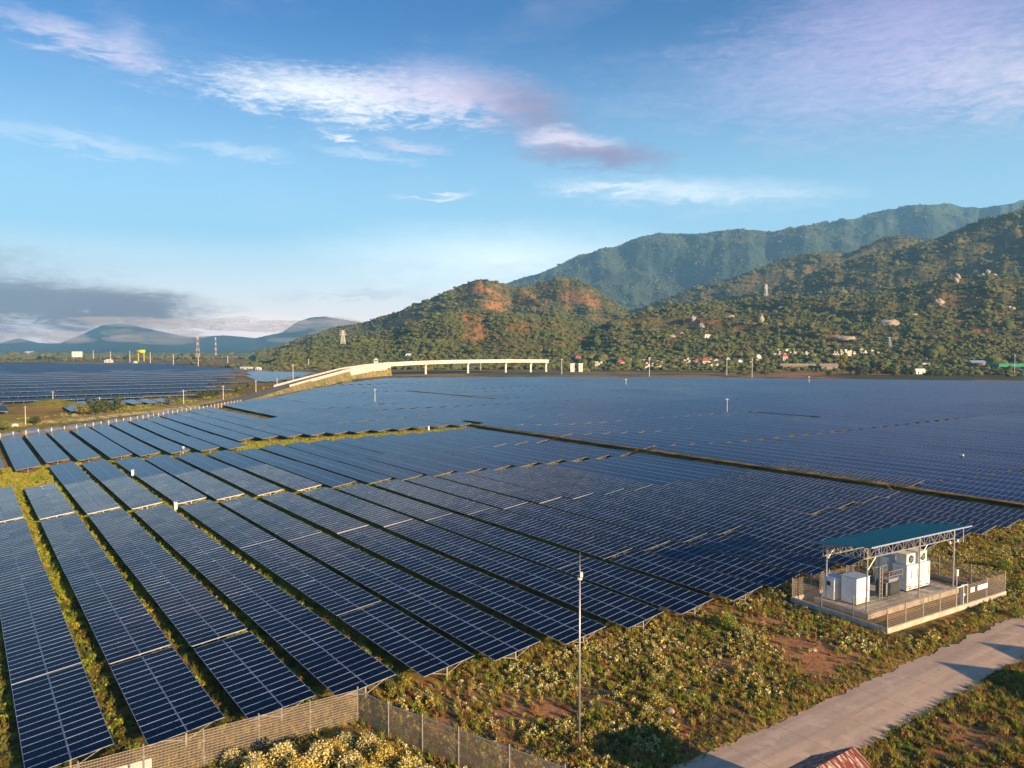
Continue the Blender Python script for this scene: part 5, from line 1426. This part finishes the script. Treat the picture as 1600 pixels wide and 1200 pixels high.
# ------------------------------------------------------------------ poles, towers
def simple_pole(px, yb, yt, label, arm=False, dist=None, group=None, r=None):
    p = W(px, yb) if dist is None else Wd(px, dist)
    if yb < 575: p = hit(px, yb) or p
    H = (yb-yt)*p.y/F
    rr = r or max(.11, 0.0004*p.y)
    root = thing('utility_pole', label, 'pole', p, 0.3, group)
    b = MB(); b.tube((0, 0, -.2), (0, 0, H), rr, rr*.7, 7); part('pole_shaft', b, ['white_concrete'], root)
    b = MB(); b.bar((-.9, 0, H*.93), (.9, 0, H*.93), rr*.8); part('cross_arm', b, ['steel'], root)
for px, yb, yt, l in ((40, 665, 634, 'pale concrete pole on the bank near the left edge'), (83, 632, 611, 'thin pale pole on top of the green mound'), (156, 645, 620, 'pale pole standing inside the clump of trees'), (287, 633, 609, 'pale pole on the bank, second to the right of the tree clump'),
                      (349, 627, 602, 'pale pole beside the green field corner'), (400, 615, 594, 'pale pole at the foot of the ramp road'), (433, 606, 591, 'pale pole along the lower part of the ramp road'), (458, 594, 569, 'tall thin pole behind the ramp road'), (482, 574, 561, 'small pole on the brown land behind the ramp'),
                      (310, 573, 556, 'pole behind the second farm, left of the dark grove'), (356, 569, 556, 'pole right of the dark grove behind the second farm'), (271, 571, 553, 'thin pole behind the second farm below the big pylon'), (235, 568, 550, 'thin pole behind the second farm right of the yellow tank'), (203, 566, 548, 'thin pole left of the yellow tank'), (146, 562, 547, 'thin pole right of the white billboard'), (173, 566, 549, 'thin pole between the billboard and the yellow tank'),
                      (877.6, 585, 560, 'white mast at the field edge right of the bridge end'), (1014.5, 588, 560, 'white mast at the field edge below the cemetery'), (1135.5, 586, 560, 'white mast at the field edge below the red roofed hall'), (1175, 590, 559, 'white mast with small head left of the orange earth wall'), (1359, 577, 557, 'white mast among the dark trees at the right'), (1585, 587, 553, 'white mast near the right edge by the green netting'),
                      (751, 579, 566, 'thin pole in front of the bridge piers'), (1136, 648, 622, 'thin white mast standing among the far tables, right of centre'), (586, 631, 607, 'thin white mast among the far tables left of centre'), (978, 603, 592, 'thin white mast among the farthest tables'), (1264, 600, 588, 'thin white mast at the far edge below the orange earth wall')):
    simple_pole(px, yb, yt, l)
def lattice(px, yb, yt, dist, wb, label, mats=('pylon_red', 'white_paint'), arms=3):
    p = Wd(px, dist, 0); h0 = hit(px, yb)
    if h0 is not None and dist == 0: p = h0
    H = (yb-yt)*p.y/F; k = wb
    root = thing('lattice_tower', label, 'tower', p, .4)
    n = 8; t = p.y*0.00026
    for s in range(n):
        a = s/n; c = (s+1)/n; wa, wc = k*(1-.82*a)/2, k*(1-.82*c)/2; b = MB()
        qa = [(x*wa, y*wa, H*a) for x, y in ((-1, -1), (1, -1), (1, 1), (-1, 1))]; qc = [(x*wc, y*wc, H*c) for x, y in ((-1, -1), (1, -1), (1, 1), (-1, 1))]
        for i in range(4):
            j = (i+1) % 4; b.bar(qa[i], qc[i], t); b.bar(qa[i], qc[j], t*.6); b.bar(qa[j], qc[i], t*.6); b.bar(qc[i], qc[j], t*.6)
        part('tower_section', b, [mats[s % len(mats)]], root)
    for i in range(arms):
        z = H*(.98-.13*i); b = MB(); L = k*(.5+.12*i); b.bar((-L, 0, z), (L, 0, z), t*1.2); b.bar((-L, 0, z), (0, 0, z+H*.05), t*.7); b.bar((L, 0, z), (0, 0, z+H*.05), t*.7); part('cross_arm', b, [mats[0]], root)
lattice(309.5, 545, 510, 2300, 12, 'large red and white lattice pylon rising over the left horizon', arms=2)
lattice(337.5, 545, 513, 2700, 6, 'thin lattice mast with a bright top right of the large pylon', arms=1)
lattice(536, 539, 517, 0, 9, 'grey lattice pylon at the foot of the twin hills', ('white_paint',))
lattice(1197, 463, 445, 0, 9, 'pale lattice tower on the rocky slope crest', ('white_paint',))
lattice(1389, 543, 527, 0, 7, 'small lattice tower low on the slope at the right', ('steel',), 1)
# watchtower
p = Wd(587.5, 790, 0); wtw = thing('watchtower', 'small white roofed watchtower on legs behind the bridge ramp', 'watchtower', p, .2)
H = 18.5
for sx in (-1, 1):
    for sy in (-1, 1):
        b = MB(); b.bar((sx*2.0, sy*2.0, 0), (sx*1.5, sy*1.5, H-5), .45); part('leg', b, ['white_concrete'], wtw)
b = MB()
for z in (4, 8, 12): b.bar((-1.8, -1.8, z), (1.8, -1.8, z), .3); b.bar((-1.8, 1.8, z), (1.8, 1.8, z), .3); b.bar((-1.8, -1.8, z-3), (1.8, -1.8, z), .25)
part('bracing', b, ['white_concrete'], wtw)
b = MB(); b.box((0, 0, H-3.8), (4.2, 4.2, 2.6)); part('cabin', b, ['cream_wall'], wtw)
b = MB(); b.box((0, -2.13, H-3.2), (3.0, .05, 1.0)); part('window', b, ['dark'], wtw)
b = MB()
for s in range(4):
    a = s*math.pi/2+math.pi/4; c = a+math.pi/2; b.face([(3.9*math.cos(a), 3.9*math.sin(a), H-2.1), (3.9*math.cos(c), 3.9*math.sin(c), H-2.1), (0, 0, H-.3)])
part('roof', b, ['white_paint'], wtw)

# ------------------------------------------------------------------ houses
def house(px, py, wpx, hpx, label, wall='cream_wall', roof='red_tile', rz=0.0, depth=.7, hip=True, cat='house', name='house', doors=2):
    p = hit(px, py) or W(px, py); k = p.y/F; w, h = wpx*k, hpx*k; d = w*depth; hw = h*.55
    r = thing(name, label, cat, p, rz)
    b = MB(); b.box((0, 0, hw/2-.5), (w*.86, d*.86, hw+1)); part('wall', b, [wall], r)
    b = MB(); i = .28 if hip else .5
    A = [(-w/2, -d/2, hw), (w/2, -d/2, hw), (w/2, d/2, hw), (-w/2, d/2, hw)]; R0, R1 = (-w*(.5-i if hip else .5), 0, h), (w*(.5-i if hip else .5), 0, h)
    b.face([A[0], A[1], R1, R0]); b.face([A[2], A[3], R0, R1]); b.face([A[1], A[2], R1]); b.face([A[3], A[0], R0]); b.face([A[3], A[2], A[1], A[0]])
    part('roof', b, [roof], r)
    for q in range(doors):
        b = MB(); b.box((w*.86*(-.5+(q+.5)/doors), -d*.43-.05, hw*.42), (w*.12, .12, hw*.7)); part('door' if q == 0 else 'window', b, ['dark'], r)
house(969, 571, 13, 9, 'small house with hipped red roof among white tombs', rz=.2)
house(1089, 570, 9, 9, 'left wing of the red roofed hall in the cemetery', rz=.1); house(1102, 570, 13, 11, 'main part of the red roofed hall in the cemetery', rz=.1)
house(903, 562, 12, 7, 'reddish roofed house above the lone bridge piers', 'brown_wall', rz=.3)
house(1226, 563, 9, 10, 'small shrine with bright red roof at the right', 'cream_wall', 'red_paint', .1)
house(1294, 577, 30, 9, 'long brown shed with dull roof left of the tall yellow green tree', 'brown_wall', 'brown_wall', .05, .4, False, 'shed', 'farm_shed')
house(1246, 576, 56, 8, 'long orange brown earth walled barn with low roof', 'bank_earth', 'brown_wall', .02, .15, False, 'barn', 'barn', 6)
house(1445, 572, 14, 5, 'small house with white roof between dark trees at the right', 'brown_wall', 'white_paint', .1)
house(1436, 584, 18, 8, 'small white building with flat roof in the hedge at the right', 'white_paint', 'white_paint', .15, .5, False)
house(1526, 571, 25, 8, 'low house with pale grey roof among trees near the right edge', 'brown_wall', 'alu', .1, .5, False)
house(1598, 582, 14, 5, 'small building with greenish white roof cut by the right edge', 'cream_wall', 'alu', .1)
house(1185, 561, 8, 7, 'white pavilion above the white mast left of the earth barn', 'white_paint', 'white_paint', .1); house(1156, 568, 7, 6, 'tiny white tomb house right of the cemetery hall', 'white_paint', 'white_paint', .1)
house(640, 556, 14, 4, 'low white roofed building behind the bridge', 'white_paint', 'white_paint', .1); house(1105, 529, 14, 7, 'white temple building on the rocky slope', 'white_paint', 'cream_wall', .2)
house(385, 577, 20, 4, 'low pale building in the grove right of the second farm', 'cream_wall', 'white_paint', -.2, .4, False); house(404, 578, 9, 5, 'small pale hut next to the low building by the grove', 'white_paint', 'white_paint', -.2)
house(46, 553, 13, 4, 'white roofed building on the left horizon', 'white_paint', 'white_paint', 0, .5, False); house(93, 556, 6, 4, 'tiny white house left of the white billboard', 'white_paint', 'white_paint'); house(170, 566, 12, 5, 'small white house behind the second farm', 'white_paint', 'white_paint'); house(212, 568, 6, 4, 'tiny white house near the second farm corner', 'white_paint', 'white_paint')
house(24, 667, 9, 5, 'small white hut behind the boundary fence at the left', 'white_paint', 'white_paint', .2); house(116, 651, 9, 5, 'small hut with white doorway beside the tree clump', 'brown_wall', 'brown_wall', .2); house(428, 540, 9, 5, 'white house at the left foot of the hills', 'white_paint', 'white_paint')
# billboard and tank
p = W(121, 560); p = Wd(121, 1900, 0); r = thing('billboard', 'large blank white billboard beyond the second farm', 'billboard', p, 0)
b = MB(); b.box((0, 0, 17), (26, .8, 14)); part('board', b, ['white_paint'], r)
b = MB(); b.bar((-9, .6, -1), (-9, .6, 12), 1); b.bar((9, .6, -1), (9, .6, 12), 1); part('support_post', b, ['steel'], r)
p = Wd(221, 1900, 0); r = thing('yellow_tank', 'yellow horizontal tank on legs at the left horizon', 'tank', p, 0)
b = MB(); b.tube((-9.5, 0, 24), (9.5, 0, 24), 4.2, n=14); part('tank_shell', b, ['yellow_paint'], r, True)
b = MB()
for x in (-7, 7): b.bar((x, 0, -1), (x, 0, 21), 1.4)
part('support_leg', b, ['yellow_paint'], r)
g = MB(); q = hit(1585, 573) or W(1585, 573); g.box((0, 0, 2), (60, 24, 4)); tag(part('net_house', g, ['green_cloth'], None, loc=q, rot=(0, 0, .1)), 'green netting covered plot at the right edge', 'net house')
# cemetery tombs
def tomb_mesh(k):
    b = MB(); b.box((0, 0, .3), (3.2, 2.4, 1.2)); b.box((0, .8, 1.6), (2.0, .5, 1.8+k*.5)); b.box((0, .8, 2.7+k*.25), (2.5, .8, .3))
    for x in (-1.4, 1.4): b.box((x, -1, 1.1), (.25, .25, 1.0))
    return b.mesh('tomb', ['white_concrete' if k != 1 else 'cream_wall'])
TM = [tomb_mesh(k) for k in range(3)]
cand = []
for n_, (x0, x1), (y0, y1) in ((34, (930, 975), (566, 577)), (46, (975, 1035), (562, 576)), (34, (1060, 1125), (563, 576)), (30, (1200, 1275), (548, 557)), (34, (1300, 1375), (548, 557)), (12, (1130, 1200), (560, 568))):
    for i in range(n_): cand.append((rng.uniform(x0, x1), rng.uniform(y0, y1)))
for px, py in cand:
    p = hit(px, py)
    if p is None: continue
    s = rng.uniform(.7, 1.3)*p.y/1150*1.15
    left = px < 1130
    tag(obj('tomb', TM[rng.integers(0, 3)], None, p, (0, 0, rng.uniform(-.3, .3)), (s*rng.uniform(.8, 1.5), s, s*rng.uniform(.8, 1.3))),
        'small white tomb in the cemetery at the foot of the hills right of the bridge' if left else 'small white tomb among trees below the rocky slope at the right', 'tomb', 'tombs of the cemetery right of the bridge' if left else 'tombs below the rocky slope')
# boulders on the slope
def boulder(px, py, wpx, hpx, label, seed, mat='rock'):
    p = hit(px, py+hpx*.3)
    if p is None: return
    k = p.y/F; V, Fc = ico(3); d = 1+(fbm(V[:, 0]*1.3+seed, V[:, 1]*1.3+V[:, 2]*1.7, seed, 4)-0.5)*1.0
    mb = MB(); mb.v = [tuple(q) for q in V*d[:, None]*np.array([wpx*k/2, wpx*k/2.2, hpx*k*.62])]; mb.f = list(Fc); mb.m = [0]*len(Fc); mb.uv = [(0, 0)]*3*len(Fc)
    tag(obj('boulder', mb.mesh('boulder', [mat]), None, p, (0, 0, seed*.7)), label, 'rock')
for i, (px, py, w, h, l) in enumerate(((1388, 504, 28, 16, 'big rounded granite boulder alone on the rocky slope'), (1467, 471, 15, 10, 'pale boulder above the big rounded one'), (1455, 476, 10, 11, 'upright rock left of the pale boulder'), (1496, 431, 11, 15, 'tall orange rock at the left end of the crest outcrop'),
        (1524, 425, 10, 13, 'tall rock in the middle of the crest outcrop'), (1536, 430, 8, 8, 'low rock right of the tall middle one on the crest'), (1544, 425, 8, 9, 'pointed rock in the crest outcrop'), (1554, 429, 8, 7, 'small rock at the right end of the crest outcrop'),
        (1318, 527, 36, 7, 'wide flat pale rock slab low on the slope'), (1189, 497, 10, 13, 'upright pinkish rock on the slope left of the dark shade'), (1083, 497, 10, 9, 'pale rock on the bare patch of the rocky slope'), (1096, 508, 12, 8, 'yellowish rock below the pale one on the bare patch'),
        (1140, 494, 16, 5, 'flat rock at the right of the bare patch'), (1130, 484, 9, 5, 'small rock above the flat one'), (1575, 480, 9, 7, 'rock near the right edge of the slope'), (1583, 481, 8, 6, 'rock beside the one near the right edge'), (1428, 491, 12, 4, 'flat grey rock right of the big boulder'), (1507, 518, 7, 4, 'small white rock low on the slope'),
        (1220, 480, 10, 4, 'small flat rock on the slope below the lattice tower'), (1105, 459, 8, 4, 'small rock near the crest left of the tower'), (1050, 524, 12, 6, 'brown rock low on the slope'), (1065, 520, 8, 5, 'pinkish rock beside the brown one'))):
    boulder(px, py, w, h, l, i+3)
# boundary strip at the far side of the field: pale earth road
strip('far_track', [W(640, 586.5), W(780, 583.5), W(900, 582), W(1100, 583), W(1260, 585)], 16, 'bank_earth', 'structure', 0.2, 30, .3)
# ------------------------------------------------------------------ low fog bank lying before the far left mountains
fb = MB(); V_, F_ = ICO2
for i in range(100):
    px = rng.uniform(150, 560); py = np.interp(px, [150, 300, 560], [500, 508, 508])+rng.normal(0, 3.5)
    if i > 50: px = rng.uniform(-60, 540); py = rng.uniform(516, 536)
    if i > 50 and i % 2: continue
    d = rng.uniform(6000, 6500)
    c = Wd(px, d, CAMH+(HOR-py)/F*d); sc_ = np.array([rng.uniform(110, 300), 160, rng.uniform(16, 42)]); k = len(fb.v)
    fb.v.extend([tuple(q) for q in V_*sc_+np.array(c)])
    for f in F_: fb.f.append(tuple(k+i2 for i2 in f)); fb.m.append(0); fb.uv.extend([(0, 0)]*3)
m_ = bpy.data.materials.new('fog_bank'); m_.use_nodes = True; m_.node_tree.nodes.clear(); b_ = NB(m_.node_tree)
pv_ = b_.node('ShaderNodeVolumePrincipled'); pv_.inputs['Color'].default_value = (1.0, 0.95, 0.95, 1); pv_.inputs['Density'].default_value = 0.0022
o_ = b_.node('ShaderNodeOutputMaterial'); b_.link(pv_.outputs[0], o_.inputs['Volume']); MATS['fog_bank'] = m_
fbo = part('fog_bank', fb, ['fog_bank'], None); tag(fbo, 'low pinkish fog bank before the far mountains at the left', 'fog', kind='stuff')
# ------------------------------------------------------------------ haze
hz = MB(); hz.box((0, 4500, 650), (30000, 14400, 1322)); 
m_ = bpy.data.materials.new('haze'); m_.use_nodes = True; m_.node_tree.nodes.clear(); b_ = NB(m_.node_tree)
pv_ = b_.node('ShaderNodeVolumePrincipled'); pv_.inputs['Color'].default_value = (0.22, 0.56, 1.0, 1); pv_.inputs['Density'].default_value = 9.5e-5; pv_.inputs['Anisotropy'].default_value = 0.0
o_ = b_.node('ShaderNodeOutputMaterial'); b_.link(pv_.outputs[0], o_.inputs['Volume']); MATS['haze'] = m_
hzo = part('haze', hz, ['haze'], None); hzo['kind'] = 'stuff'
